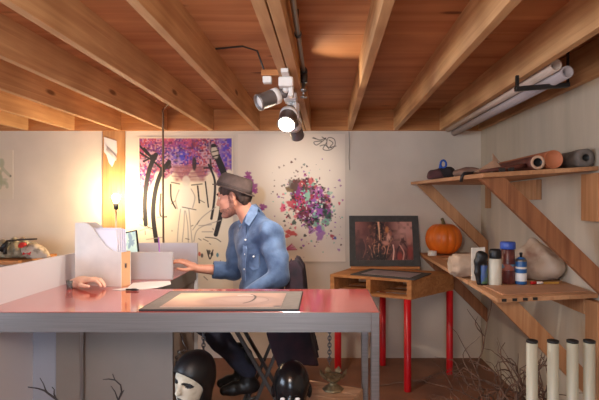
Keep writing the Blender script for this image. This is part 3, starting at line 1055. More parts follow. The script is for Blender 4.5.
# ---- rubber prop hand lying in front of the file
def hand_sdf(s, wrist, knuckle, normal, side, size, curls, thumb, k=.006):
    """wrist/knuckle points; normal: back of the hand; side: towards the index finger"""
    f = (knuckle - wrist).normalized()
    s.cone(wrist, wrist + f * .03 * size, .024 * size, .027 * size, k)
    for i in range(4):
        o = side * (.027 - .018 * i) * size
        kn = knuckle + o - f * (.0, -.002, .002, .009)[i] * size
        s.cone(wrist + o * .55 + f * .012 * size, kn, .0165 * size, .0125 * size, .012)
        Ls = (.078, .086, .080, .064)[i] * size
        p0 = kn; a = curls[0]
        rr = .0098 * size
        for j, fr in enumerate((.45, .30, .25)):
            a = curls[j] + (.05 * i if j else 0)
            dd = f * math.cos(a) - normal * math.sin(a) + side * (.10 - .07 * i) * (1 if j == 0 else .4)
            p1 = p0 + dd.normalized() * Ls * fr
            s.cone(p0, p1, rr, rr * .9, k * .6); rr *= .9; p0 = p1
    p0 = wrist + f * .028 * size + side * .022 * size - normal * .008 * size
    rr = .0145 * size
    for dd, l in zip(thumb, (.04, .032, .026)):
        p1 = p0 + dd.normalized() * l * size
        s.cone(p0, p1, rr, rr * .82, k); rr *= .82; p0 = p1

w0 = Vector((-1.335, 2.62, DZ + .036)); k0 = Vector((-1.245, 2.605, DZ + .050))
s = SDF((-1.40, 2.52, DZ), (-1.13, 2.68, DZ + .1), .0026)
nrm = Vector((.1, 0, 1)).normalized(); fdir = (k0 - w0).normalized(); nrm = (nrm - fdir * nrm.dot(fdir)).normalized(); sd = Vector(fdir.cross(nrm)) * -1
s.cone(w0 - fdir * .03 - Vector((0, 0, .008)), w0, .026, .026, .01)
hand_sdf(s, w0, k0, nrm, -sd, .97, (.25, .75, 1.05), (fdir * .6 - sd * .8 - nrm * .3, fdir * .9 - sd * .35 - nrm * .2, fdir - nrm * .2))
s.half((0, 0, DZ + .001), (0, 0, -1))
m = sdf_add(MB(), s)
tag(m.build('prop_hand', M['prop_skin']), 'pale rubber hand lying palm down in front of the magazine file', 'prop hand')

# ---- small clear cup, paper, pen
g = mat('clear plastic', (236, 240, 240), .08, transmission=.9)
q0 = Vector((-1.372, 2.60, DZ + .0005))
m = MB(); m.lathe([(0, 0), (.014, 0), (.019, .045), (.0175, .045), (.013, .003), (0, .003)], q0, 20)
tag(m.build('plastic_cup', g), 'tiny clear plastic cup beside the rubber hand on the desk', 'cup')
def dpt(u, v, h=0): return Vector(((u - VU) * (CAMZ - DZ) / (v - VV), FPX * (CAMZ - DZ) / (v - VV), DZ + h))
m = MB(); pts = [(112, 290), (120, 290.6), (131, 289.6), (142, 289.8), (158, 288), (166, 286), (171, 284.5), (170, 281.3), (150, 282), (133, 283.3), (127.5, 288)]
m.prism([dpt(u, v, .001) for u, v in pts], (0, 0, .0015))
tag(m.build('paper_sheet', M['paper']), 'torn white sheet lying on the red desk beside the magazine file', 'paper')
m = MB(); a, b = dpt(126, 290.8, .006), dpt(139, 291, .006)
m.tube([a, a.lerp(b, .8), b], [.005, .005, .002], 10)
root = tag(m.build('pen', M['black']), 'short black pen lying at the edge of the torn sheet', 'pen')
m = MB(); m.box(a.x + .03, a.x + .055, a.y - .003, a.y + .004, DZ + .0112, DZ + .0135); m.build('pen_clip', M['steel'], root)
# purple pen standing behind the divider
m = MB(); pa = at(160, 237, 2.95); m.tube([(pa.x + .01, 2.935, DZ + .0015), (pa.x, 2.925, pa.z)], .004, 8)
tag(m.build('marker_pen', mat('purple plastic', (150, 90, 170), .4)), 'thin purple pen leaning on the back of the desk divider', 'pen')

# ================================================================== back table on the left with a heap
root = thing('side_table', 'plain wooden table along the wall at the far left', 'table', (-2.75, 4.0, 0))
TZ = .935
m = MB(); m.box(-3.3, -2.36, 3.72, 4.26, TZ - .03, TZ); m.build('tabletop', M['pallet'], root, bevel=.003)
for x, y in ((-3.27, 3.75), (-2.43, 3.75), (-3.27, 4.19), (-2.43, 4.19)):
    m = MB(); m.box(x, x + .045, y, y + .045, 0, TZ - .03); m.build('leg', M['pallet'], root)
g1 = mat('grey green plastic sheet', (92, 84, 66), .35, c2=(176, 166, 140), scale=26, bump=.4, coat=.4)
s = SDF((-3.1, 3.75, TZ), (-2.3, 4.2, TZ + .26), .009)
for u, v, r in ((-12, 252, .10), (2, 251, .095), (14, 250, .10), (24, 250, .085), (30, 255, .06)):
    q_ = at(u, v, 3.95); s.ell(q_, (r * 1.1, r * 1.2, r * .95), k=.05)
s.disp(lambda x, y, z: .012 * np.sin(31 * x + 12 * z) * np.sin(37 * z + 9 * y) + .008 * np.sin(70 * x + 44 * y + 20 * z))
s.half((0, 0, TZ + .001), (0, 0, -1))
tag(sdf_add(MB(), s).build('plastic_bag', g1), 'crumpled grey-green plastic bag heaped on the far left table', 'bag')
s = SDF((-2.62, 3.72, TZ), (-2.2, 4.1, TZ + .2), .008)
for u, v, r in ((31, 252, .06), (36, 251, .055), (41, 255, .045), (46, 258, .03)):
    q_ = at(u, v, 3.86); s.ell(q_, (r * 1.1, r * 1.1, r), k=.04)
s.disp(lambda x, y, z: .010 * np.sin(41 * x + 22 * z) * np.sin(47 * z + 19 * y))
s.half((0, 0, TZ + .001), (0, 0, -1))
tag(sdf_add(MB(), s).build('cloth', mat('pale grey rag', (120, 106, 92), .9, c2=(190, 174, 156), scale=24, lo=.35, hi=.55)), 'pale grey rag bunched at the right end of the heap', 'cloth')
m = MB()
for pts in (((18, 245), (20, 243), (24, 243.5), (25, 246), (21, 248), (18, 247.5)), ((23, 252), (27, 250), (31, 252), (30, 255), (26, 254), (22, 255))):
    m.prism([at(u, v, 3.80 - .006 * i) for i, (u, v) in enumerate(pts)], (0, .03, .004))
tag(m.build('red_cloth', mat('red cloth', (190, 40, 34), .7)), 'bright red scraps of cloth on the heap at far left', 'cloth')
m = MB(); m.tube([at(1, 251, 3.80), at(4, 246, 3.80), at(9, 241.5, 3.82)], .02, 8); m.tube([at(9, 241.5, 3.82), at(5, 249, 3.79), at(5, 254, 3.78)], .014, 8)
tag(m.build('black_strap', M['black']), 'thick black strap curled over the plastic bag at far left', 'strap')
m = MB(); m.tube([at(8, 241, 3.84), at(22, 239.5, 3.84), at(37, 239, 3.84)], .007, 8)
tag(m.build('metal_rod', M['darkmetal']), 'thin dark rod lying across the top of the heap', 'rod')

# ================================================================== things under the desk
def chain(u, Y, z0, z1, label):
    m = MB(); x = at(u, 0, Y).x; z = z0; i = 0; R = .0125
    while z > z1:
        ring = []
        for k in range(13):
            a = 2 * math.pi * k / 12
            h = Vector((math.cos(a) * .0085, 0, math.sin(a) * R)) if i % 2 == 0 else Vector((0, math.cos(a) * .0085, math.sin(a) * R))
            ring.append(Vector((x, Y, z - R)) + h)
        m.tube(ring, .0032, 6, cap=False)
        z -= R * 2 - .0066; i += 1
    tag(m.build('hanging_chain', M['chain']), label, 'chain', 'chains under the desk')
chain(203.5, 2.52, DB - .001, .50, 'steel chain hanging under the desk behind the pale mask')
chain(329.5, 2.52, DB - .001, .55, 'steel chain hanging under the desk above the bronze cup')

# pale mask on a hooded mannequin head
hc = Vector((at(194, 0, 2.27).x, 2.27, .562))
fw = Vector((-.42, -.90, -.12)).normalized(); sd = Vector((-fw.y, fw.x, 0)).normalized(); upv = fw.cross(sd)
Rr = Matrix.Rotation(math.radians(-10), 3, fw); sd = Rr @ sd; upv = Rr @ upv
def hp(f, l, u): return hc + fw * f + sd * l + upv * u
root = thing('mannequin_head', 'mannequin head with a pale hollow-eyed mask and black hood under the desk', 'mannequin head', (hc.x, hc.y, 0))
s = SDF(hc - Vector((.15, .15, .24)), hc + Vector((.15, .15, .16)), .0045)
s.ell(hp(0, 0, .01), (.098, .074, .098), (fw, sd, upv)); s.ell(hp(.03, 0, -.06), (.062, .056, .085), (fw, sd, upv), k=.03)
s.cone(hp(.095, 0, .01), hp(.108, 0, -.03), .009, .013, .015)
for l in (-.032, .032):
    s.ell(hp(.098, l, .008), (.026, .021, .0105), (fw, (sd - upv * (.25 if l > 0 else -.25)).normalized(), upv), k=.006, cut=True)
s.ell(hp(.098, 0, -.072), (.015, .02, .005), (fw, sd, upv), k=.004, cut=True)
s.cone(hp(-.02, 0, -.1), hp(-.02, 0, -.22), .05, .055, .02)
def reg(x, y, z):
    q_ = [(x - hc.x) * e.x + (y - hc.y) * e.y + (z - hc.z) * e.z for e in (sd, fw, upv)]
    l, f, u = q_
    r = np.zeros(len(x), int)
    for e in (-.032, .032):
        r[(((l - e) / .023) ** 2 + ((u - .008 + .25 * (l - e) * (1 if e > 0 else -1)) / .0125) ** 2 < 1) & (f > .05)] = 1
    r[(np.abs(l) < .018) & (np.abs(u + .072) < .005) & (f > .06)] = 1
    return r
m = sdf_add(MB(), s, reg)
tag(m.build('mask', [mat('aged white mask', (214, 206, 186), .6, c2=(176, 166, 140), scale=26, lo=.45, hi=.8), M['black']], root), 'pale mask with dark hollow eyes')
s = SDF(hc - Vector((.16, .16, .24)), hc + Vector((.16, .16, .16)), .0045)
s.ell(hp(-.002, 0, .018), (.113, .092, .110), (fw, sd, upv)); s.cone(hp(-.03, 0, -.04), hp(-.03, 0, -.21), .075, .07, .04)
s.ell(hp(0, 0, .012), (.1, .077, .1), (fw, sd, upv), cut=True)
s.ell(hp(.125, 0, -.075), (.118, .13, .128), (fw, sd, upv), cut=True)
tag(sdf_add(MB(), s).build('hood', M['black'], root), 'black hood')
m = MB(); m.lathe([(.11, 0), (.11, .015), (.02, .03), (.016, .05), (.016, .37)], (hp(-.02, 0, 0).x, hp(-.02, 0, 0).y, 0), 24); m.build('stand', M['darkmetal'], root)

hb = Vector((at(291.5, 0, 2.17).x, 2.17, .572))
root = thing('mannequin_head', 'bald glossy black mannequin head under the desk', 'mannequin head', (hb.x, hb.y, 0))
s = SDF(hb - Vector((.14, .15, .24)), hb + Vector((.14, .15, .14)), .0045)
s.ell(hb + Vector((0, .0, .0)), (.082, .1, .1)); s.ell(hb + Vector((0, -.035, -.07)), (.06, .06, .085), k=.03)
s.cone(hb + Vector((0, -.098, -.04)), hb + Vector((0, -.118, -.085)), .01, .015, .015)
for x in (-.032, .032):
    s.ell(hb + Vector((x, -.096, -.035)), (.018, .014, .011), k=.012, cut=True)
for x in (-.081, .081):
    s.ell(hb + Vector((x, .01, -.04)), (.012, .02, .032), k=.01)
s.ell(hb + Vector((0, -.094, -.12)), (.024, .012, .006), k=.006)
s.cone(hb + Vector((0, .02, -.1)), hb + Vector((0, .03, -.22)), .052, .056, .02)
sdf_add(MB(), s).build('head', M['blackgloss'], root)
m = MB(); m.lathe([(.11, 0), (.11, .015), (.02, .03), (.016, .05), (.016, .365)], (hb.x, hb.y + .03, 0), 24); m.build('stand', M['darkmetal'], root)
for x in (-.032, .032):
    m = MB(); m.ball(hb + Vector((x, -.093, -.036)), .0085, sc=(1.3, .6, .8)); tag(m.build('eye', M['white'], root), 'white painted eye')

# crate with bronze cup
Cb = [Vector((-.098, 2.618, 0)), Vector((.206, 2.484, 0)), Vector((.10, 2.235, 0)), Vector((-.204, 2.369, 0))]
CZ = .424
root = thing('wooden_crate', 'pale wooden crate under the right end of the desk', 'crate', (0, 2.43, 0))
cen = sum(Cb, Vector()) / 4
for i in range(3):
    a, b = i / 3 + .008, (i + 1) / 3 - .008
    P = [Cb[0].lerp(Cb[3], a), Cb[1].lerp(Cb[2], a), Cb[1].lerp(Cb[2], b), Cb[0].lerp(Cb[3], b)]
    m = MB(); m.hexa([p + Vector((0, 0, z)) for z in (CZ - .018, CZ) for p in P]); m.build('top_slat', M['crate'], root, bevel=.002)
for i in range(4):
    a, b = Cb[i], Cb[(i + 1) % 4]
    inn = (cen - (a + b) / 2).normalized() * .016
    for z0, z1 in ((.02, .19), (.215, CZ - .0185)):
        m = MB(); m.hexa([p + Vector((0, 0, z)) for z in (z0, z1) for p in (a, b, b + inn - (b - a).normalized() * .016, a + inn + (b - a).normalized() * .016)]); m.build('side_slat', M['crate'], root)
    c_ = a + (cen - a).normalized() * .04
    m = MB(); m.box(c_.x - .015, c_.x + .015, c_.y - .015, c_.y + .015, 0, CZ - .0185); m.build('corner_post', M['crate'], root)
bp_ = Vector((at(333, 0, 2.47).x, 2.47, CZ + .0005))
br = mat('aged bronze', (128, 112, 84), .45, metal=.7, vary=.3, scale=30, bump=.3)
root = thing('bronze_cup', 'ornate bronze footed cup with petal rim on the crate', 'cup', bp_)
m = MB(); m.lathe([(0, 0), (.052, 0), (.054, .005), (.04, .012), (.034, .02), (.022, .028), (.016, .038), (.026, .044), (.016, .05)], bp_, 24, rfun=lambda a, h: 1 + .05 * math.cos(8 * a)); m.build('foot', br, root)
m = MB(); m.lathe([(.014, .046), (.038, .052), (.052, .066), (.048, .074), (.034, .068), (0, .058)], bp_, 24, rfun=lambda a, h: 1 + .06 * math.cos(8 * a)); m.build('bowl', br, root)
for k in range(7):
    a = 2 * math.pi * k / 7 + .2
    dv = Vector((math.cos(a), math.sin(a), 0))
    m = MB(); c0 = bp_ + dv * .049 + Vector((0, 0, .063))
    t = Vector((-dv.y, dv.x, 0))
    m.prism([c0 - t * .013, c0 + t * .013, c0 + t * .019 + dv * .012 + Vector((0, 0, .018)), c0 + dv * .02 + Vector((0, 0, .036)), c0 - t * .019 + dv * .012 + Vector((0, 0, .018))], dv * .004)
    m.build('petal', br, root)

# twigs in a vase, bottom left
root = thing('floor_vase', 'dark floor vase holding two bare twigs in front of the desk', 'vase', (-.9, 1.8, 0))
m = MB(); m.lathe([(0, 0), (.06, 0), (.085, .08), (.08, .2), (.04, .3), (.045, .34), (.038, .34), (.034, .3), (.07, .2), (.075, .08), (0, .01)], (-.9, 1.8, 0), 28); m.build('vase_body', M['darkmetal'], root)
def twig(chains, base, label, Y, r):
    m = MB()
    m.tube([base, base.lerp(at(*chains[0][0], Y), .5) + Vector((.01, .01, 0)), at(*chains[0][0], Y)], [r * 1.3, r * 1.2, r * 1.1], 7)
    for i, ch in enumerate(chains):
        P = [at(u, v, Y + .015 * math.sin(3 * j + i)) if (i or j) else at(u, v, Y) for j, (u, v) in enumerate(ch)]
        n = len(P)
        m.tube(P, [(r if i == 0 else r * .7) * (1 - .6 * j / (n - 1)) for j in range(n)], 6)
    tag(m.build('twig', M['twig_dark']), label, 'twig', 'bare twigs in front of the desk')
twig([((60, 404), (56, 399), (49, 394), (44.5, 390.6), (38, 388.5), (28, 387)), ((48, 393.4), (45.6, 390), (43.5, 384), (40, 378)), ((56, 399), (54, 394), (54.2, 389.5), (52, 387))],
     Vector((-.915, 1.8, .012)), 'left bare forked twig in front of the grey desk panel', 1.8, .0046)
twig([((118, 404), (118.5, 400), (121.7, 391.7), (120.6, 385), (115, 380), (112.6, 374)), ((115, 380), (108.7, 379), (103, 379.5)), ((118, 400), (115, 391.7), (111, 386)), ((120.5, 396), (124, 390))],
     Vector((-.885, 1.8, .012)), 'right bare twig with a hooked tip in front of the desk panel', 1.8, .0042)
# silver trinket behind the mask
m = MB()
for u, v, r in ((179, 352, .010), (184, 350.5, .007), (188, 349.6, .005), (177, 357.5, .011), (176.5, 362.5, .009), (181, 354, .006)):
    m.ball(at(u, v, 2.58), r, 10, 6)
m.tube([at(180, 332.5, 2.58), at(184, 344, 2.58), at(188, 349.6, 2.58), at(184, 350.5, 2.58), at(179, 352, 2.58), at(177, 357.5, 2.58), at(176.5, 362.5, 2.58)], .003, 6)
tag(m.build('bead_string', M['steel']), 'string of shiny silver beads hanging beside the pale mask', 'beads')
# ================================================================== shelves on the right wall
def brace(a, b, Y, w, mt, root):
    # level cut under the shelf at a, plumb cut on the wall at b
    (x0, z0), (x1, z1) = a, b
    d = Vector((x1 - x0, 0, z1 - z0)).normalized(); n = Vector((-d.z, 0, d.x)) * (w / 2)
    P = []
    for sgn in (1, -1):
        q0 = Vector((x0, 0, z0)) + n * sgn
        P.append((q0 + d * ((z0 - q0.z) / d.z), q0 + d * ((x1 - q0.x) / d.x)))
    pts = [Vector((p.x, Y - .019, p.z)) for p in (P[0][0], P[0][1], P[1][1], P[1][0])]
    m = MB(); m.prism(pts, (0, .038, 0)); return m.build('brace', mt, root, bevel=.002)

def xz(u, v, Y):
    p = at(u, v, Y); return (p.x, p.z)

def slab(P, t):
    m = MB(); m.hexa([Vector(p) - Vector((0, 0, t)) for p in P] + [Vector(p) for p in P]); return m

# upper
up_ = thing('wall_shelf', 'upper wooden wall shelf on diagonal braces at right', 'shelf', (1.1, 3.3, 1.54), 'shelves on the right wall')
UA, UB, UC, UD = (.763, 4.17, 1.566), (.763, 2.29, 1.527), (XR - .002, 2.452, 1.573), (XR - .002, 4.2, 1.564)
slab([UA, UB, UC, UD], .022).build('board', M['shelfX'], up_, bevel=.002)
def uz(x, y):
    s = (x - .763) / (XR - .763); t = np.clip((y - 2.29) / 1.9, 0, 1)
    return (1.527 + (1.566 - 1.527) * t) * (1 - s) + (1.573 + (1.564 - 1.573) * t) * s
brace((.862, 1.541), (1.405, 1.0), 4.1, .085, M['brace'], up_)
brace((.826, 1.508), (XR - .003, .95), 2.36, .088, M['brace_dark'], up_)
for y0, y1, z0, z1 in ((4.02, 4.06, 1.34, 1.54), (3.09, 3.62, 1.405, 1.535), (2.40, 2.55, 1.29, 1.535)):
    m = MB(); m.box(1.37, XR - .002, y0, y1, z0, z1); m.build('cleat', M['brace'], up_, bevel=.002)
for u in (503, 513):
    p = at(u, 168.5, 2.31); y = 2.29 + .162 * (p.x - .763) / .645
    m = MB(); m.box(p.x - .012, p.x + .012, y - .002, y + .02, uz(p.x, y) + .0008, uz(p.x, y) + .018); tag(m.build('clip', M['black'], up_), 'small black clip on the edge')

# lower
lo_ = thing('wall_shelf', 'lower wooden wall shelf holding jars and a pumpkin', 'shelf', (1.1, 3.2, .9), 'shelves on the right wall')
def zs(y): return .947 - (4.16 - y) * .0157
def plank(x0, x1, y0, y1, t=.022, name='plank', fr=0):
    P = [(x0, y0, zs(y0)), (x1, y0 + fr, zs(y0 + fr)), (x1, y1, zs(y1)), (x0, y1, zs(y1))]
    return slab(P, t).build(name, M['shelfX'], lo_, bevel=.002)
plank(.85, .955, 2.82, 4.22)
plank(.956, XR - .002, 3.86, 4.22)
plank(.956, XR - .002, 3.20, 3.44)
plank(.85, XR - .002, 2.34, 2.80, fr=.115)
plank(.956, XR - .002, 2.82, 3.06)
brace((.905, .922), (XR - .003, .42), 4.12, .085, M['brace_dark'], lo_)
brace((.915, .897), (XR - .003, .40), 2.46, .088, M['brace'], lo_)
m = MB(); m.box(1.37, XR - .002, 2.4, 2.51, 0, .885); m.build('post', M['brace'], lo_, bevel=.002)
m = MB(); m.box(1.37, XR - .002, 2.52, 4.1, .80, .888); m.build('cleat', M['brace'], lo_, bevel=.002)
for u in (503, 514.5, 526, 537):
    x = at(u, 0, 2.36).x; y = 2.34 + .115 * (x - .85) / .56
    m = MB(); m.box(x - .012, x + .012, y - .0025, y + .01, zs(y) - .017, zs(y) - .003); tag(m.build('slot', M['black'], lo_), 'small black slot in the front edge')

# ---- on the lower shelf
m = slab([(.905, 2.41, zs(2.41) + .0062), (1.39, 2.50, zs(2.5) + .0062), (1.39, 2.665, zs(2.665) + .0062), (.885, 2.655, zs(2.655) + .0062)], .0055)
tag(m.build('hardboard_sheet', M['board']), 'flat tan hardboard sheet lying along the front of the lower shelf', 'board')

px, py = at(443.5, 0, 4.09).x, 4.09; pz = zs(py) + .001
root = thing('pumpkin', 'round orange pumpkin sitting at the back of the lower shelf', 'pumpkin', (px, py, pz))
def ribs(a, h): return 1 - .055 * abs(math.cos(a * 6.5 + .4)) ** 6
prof = []
for i in range(25):
    t = math.pi * i / 24
    r = .153 * math.sin(t) ** .82 if 0 < i < 24 else 0
    z = .137 - .137 * math.cos(t) * (1 - .12 * math.exp(-(r / .06) ** 2))
    prof.append((r, z))
m = MB(); m.lathe(prof, (px, py, pz - .004), 104, rfun=ribs); m.build('pumpkin_body', M['pumpkin'], root)
m = MB(); m.tube([(px, py, pz + .235), (px, py, pz + .262), (px - .006, py - .004, pz + .285), (px - .016, py - .01, pz + .305)], [.026, .017, .013, .014], 8); m.build('stem', M['stem'], root)

p = at(426, 0, 4.07)
m = MB(); z0 = zs(4.07) + .001; m.lathe([(0, 0), (.036, 0), (.038, .006), (.038, .036), (.034, .041), (0, .041)], (.91, 4.0, zs(4.0) + .001), 24)
tag(m.build('jar_lid', M['card']), 'small round white lid beside the pumpkin', 'lid')

# rolled beige canvas
Y0 = 2.94; z0 = zs(Y0)
xa, xb = at(450, 0, Y0).x, at(474, 0, Y0).x
rr = .070; LR = xb - xa + .03
def crease(t_, h): return 1 + .03 * math.sin(5 * t_ + 40 * h) + .022 * math.sin(9 * t_ - 60 * h + 1) + (.09 * math.sin(7 * t_ + 2) if h < .02 else 0)
prof = [(0, .022), (.018, .020), (.024, .002), (.034, .016), (.042, -.010), (.052, -.004), (.056, .014), (.064, .018)]
prof += [(rr, .03 + (LR - .03) * k / 14) for k in range(15)] + [(.03, LR + .002), (0, LR)]
m = MB(); m.lathe(prof, (xa + .006, Y0, z0 + .0755), 40, (1, .03, 0), rfun=crease)
tag(m.build('canvas_roll', M['fabric_beige']), 'rolled beige canvas bundle on the lower shelf next to the pumpkin', 'fabric roll')

y = 2.83; x0, x1 = at(472, 0, y).x, at(484.5, 0, y).x
m = MB(); m.hexa([(x0, y, zs(y) + .001), (x1, y - .012, zs(y) + .001), (x1, y + .006, zs(y) + .001), (x0, y + .018, zs(y) + .001),
                  (x0, y + .002, 1.118), (x1, y - .01, 1.124), (x1, y + .008, 1.124), (x0, y + .02, 1.118)])
tag(m.build('white_box', mat('off white carton', (206, 196, 182), .7, vary=.06, scale=30)), 'narrow off-white carton standing behind the black bottle', 'box')

# black bottle with loop handle
y = 2.69; xc = at(481, 0, y).x; z0 = zs(y) + .001
root = thing('black_bottle', 'black bottle with an arched handle and blue-green label, leftmost of the shelf containers', 'bottle', (xc, y, z0))
s = SDF((xc - .06, y - .05, z0 - .005), (xc + .07, y + .05, z0 + .2), .0032)
s.chain([(xc - .012, y, z0 + .012), (xc - .021, y, z0 + .07), (xc - .02, y, z0 + .13), (xc - .006, y, z0 + .168), (xc + .014, y, z0 + .162), (xc + .022, y, z0 + .13)], [.013, .015, .018, .02, .019, .013], .012)
s.ell((xc + .006, y, z0 + .15), (.026, .024, .032), k=.015)
s.half((0, 0, z0), (0, 0, -1))
sdf_add(MB(), s).build('handle', M['black'], root)
m = MB(); m.lathe([(0, 0), (.022, 0), (.023, .01), (.023, .11), (.014, .135), (0, .135)], (xc + .016, y + .004, z0), 20, mats=[1, 1, 0, 1, 1])
m.build('bottle_body', [mat('blue green label', (48, 74, 130), .4, c2=(70, 104, 60), scale=14, lo=.45, hi=.55), M['black']], root)

def container(name, label, cat, uc, y, r, parts):
    xc = at(uc, 0, y).x; z0 = zs(y) + .001
    root = thing(name, label, cat, (xc, y, z0), 'containers on the lower shelf')
    for nm, prof, mt in parts:
        m = MB(); m.lathe(prof, (xc, y, z0), 28); m.build(nm, mt, root)
    return root, xc, z0
container('paint_can', 'white container with a wide black lid, second on the shelf', 'container', 495, 2.69, .036, [
    ('can_body', [(0, 0), (.034, 0), (.036, .004), (.036, .142), (.03, .15), (0, .15)], mat('white can label', (204, 198, 180), .5, vary=.08, scale=25, stretch=(1, 1, .3))),
    ('lid', [(.0, .149), (.031, .149), (.033, .153), (.032, .19), (.027, .201), (0, .202)], M['black'])])
r_, xj, zj = container('spice_jar', 'tall maroon jar with a bright blue lid on the lower shelf', 'jar', 507.8, 2.745, .037, [
    ('jar_body', [(0, 0), (.036, 0), (.038, .005), (.038, .19), (.034, .196), (0, .196)], mat('maroon jar label', (88, 40, 40), .35, c2=(140, 74, 58), scale=22, lo=.45, hi=.75)),
    ('lid', [(0, .1955), (.041, .1955), (.0425, .199), (.0425, .23), (.039, .237), (0, .237)], mat('blue plastic lid', (54, 84, 172), .4))])
m = MB(); m.lathe([(.0384, .075), (.0386, .078), (.0386, .108), (.0384, .111)], (xj, 2.745, zj), 28); m.build('label_band', mat('label band', (150, 84, 70), .5, c2=(96, 140, 170), scale=30, lo=.55, hi=.6), r_)
r_, xs_, zsx = container('spray_can', 'blue and white spray can, rightmost of the shelf containers', 'spray can', 521, 2.72, .03, [
    ('can_body', [(0, 0), (.029, 0), (.031, .003), (.031, .13), (.027, .142), (.014, .152), (0, .153)], mat('blue can paint', (44, 92, 150), .35, c2=(60, 112, 168), scale=12)),
    ('nozzle', [(.007, .152), (.007, .165), (.009, .166), (.009, .178), (0, .179)], M['black']),
    ('rim', [(.0312, .128), (.0315, .132), (.027, .143), (.0265, .141)], M['steel'])])
m = MB(); m.lathe([(.0312, .018), (.0314, .02), (.0314, .062), (.0312, .064)], (xs_, 2.72, zsx), 28); m.build('label_band', M['white'], r_)
m = MB(); m.lathe([(.0312, .088), (.0313, .089), (.0313, .098), (.0312, .099)], (xs_, 2.72, zsx), 28); m.build('label_band', M['card'], r_)

p = Vector((at(533, 0, 2.70).x, 2.70, zs(2.7) + .0105))
root = thing('marker_pen', 'short marker with a red cap lying by the spray can', 'pen', p)
m = MB(); m.lathe([(0, 0), (.009, 0), (.0095, .004), (.0095, .03), (0, .03)], p - Vector((.012, 0, 0)), 14, (.98, .2, 0)); m.build('cap', mat('red plastic', (206, 30, 30), .4), root)
m = MB(); m.lathe([(0, .0), (.008, 0), (.008, .04), (.005, .045), (0, .045)], p + Vector((.0185, .0065, -.0008)), 14, (.98, .2, 0)); m.build('barrel', M['card'], root)
m = MB(); a = Vector((at(538, 0, 2.70).x + .02, 2.735, zs(2.73) + .0045)); m.bar(a, a + Vector((.115, .012, .0)), .022, .008)
tag(m.build('wood_stick', mat('yellow wood', (206, 158, 70), .6)), 'flat yellow wooden stick lying in front of the canvas sack', 'stick')

# canvas sack slumped against the wall
s = SDF((1.02, 2.66, zs(2.9)), (1.40, 3.06, zs(2.9) + .34), .006)
zb = zs(2.9)
s.ell((1.20, 2.93, zb + .07), (.13, .1, .085), k=.06); s.ell((1.30, 2.85, zb + .075), (.11, .09, .09), k=.06)
s.ell((1.27, 2.88, zb + .135), (.10, .075, .09), k=.05); s.ell((1.34, 2.80, zb + .09), (.06, .06, .06), k=.05)
s.ell((1.275, 2.9, zb + .195), (.04, .04, .045), k=.05)
s.disp(lambda x, y, z: .009 * np.sin(26 * x + 30 * z + 5 * y) * np.sin(22 * z - 28 * x) + .005 * np.sin(60 * x + 25 * z))
s.half((0, 0, zb + .004), (0, 0, -1)); s.half((XR - .008, 0, 0), (1, 0, 0))
tag(sdf_add(MB(), s).build('canvas_sack', M['sack']), 'slumped beige canvas sack against the wall on the lower shelf', 'sack')

# ---- on the upper shelf
yc = 3.42; xc = .85; z0 = uz(xc, yc) + .002
root = thing('pouch', 'dark floppy pouch with a blue loop at the outer end of the upper shelf', 'pouch', (xc, yc, z0))
s = SDF((xc - .13, yc - .12, z0 - .01), (xc + .14, yc + .12, z0 + .12), .005)
s.ell((xc - .02, yc, z0 + .03), (.085, .07, .045), k=.03); s.ell((xc + .035, yc, z0 + .045), (.055, .06, .045), k=.03); s.ell((xc - .06, yc, z0 + .015), (.05, .06, .03), k=.02)
s.disp(lambda x, y, z: .004 * np.sin(70 * x + 40 * z) * np.sin(50 * y))
s.half((0, 0, z0), (0, 0, -1))
sdf_add(MB(), s, lambda x, y, z: (x < xc - .01 + .02 * np.sin(30 * z)).astype(int)).build('pouch_body', [mat('black cloth', (46, 40, 42), .9), mat('maroon cloth', (84, 52, 52), .9)], root)
m = MB(); cc = Vector((xc - .0, yc - .03, z0 + .105)); m.tube([cc + Vector((math.cos(t) * .02, .004 * math.sin(2 * t), math.sin(t) * .026)) for t in [k * math.pi / 8 for k in range(17)]], .0075, 8, cap=False)
m.tube([cc + Vector((-.02, 0, 0)), cc + Vector((-.026, 0, -.03))], .0075, 8)
tag(m.build('loop', mat('blue cord', (40, 88, 176), .5), root), 'blue cord loop')

def lump(c, r, label, name, mt, cat, f=55):
    c = Vector(c); z0 = c.z
    s = SDF(c - Vector((r[0] * 1.3, r[1] * 1.3, .01)), c + Vector((r[0] * 1.3, r[1] * 1.3, r[2] * 2.4)), .005)
    s.ell(c + Vector((0, 0, r[2] * .6)), r); s.ell(c + Vector((r[0] * .45, 0, r[2] * .9)), (r[0] * .5, r[1] * .7, r[2] * .6), k=.03)
    s.disp(lambda x, y, z: .004 * np.sin(f * x + 30 * z) * np.sin(f * y + 8 * x))
    s.half((0, 0, z0), (0, 0, -1))
    return tag(sdf_add(MB(), s).build(name, mt), label, cat)
yc = 2.95; xc = .885
lump((xc, yc, uz(xc, yc) + .002), (.085, .09, .032), 'low crumpled brown rag on the upper shelf beside the dark pouch', 'brown_rag', mat('brown rag', (136, 108, 92), .9, vary=.1, scale=20), 'cloth')
m = MB(); Y = 2.6
m.tube([(.86, Y + .03, uz(.86, Y) + .012), (.80, Y, uz(.8, Y) + .010), (.765, Y, uz(.765, Y) + .010), (.752, Y, uz(.763, Y) - .004), (.748, Y, uz(.763, Y) - .035)], .009, 8)
tag(m.build('black_strap', M['black']), 'short black strap hanging over the edge of the upper shelf', 'strap')
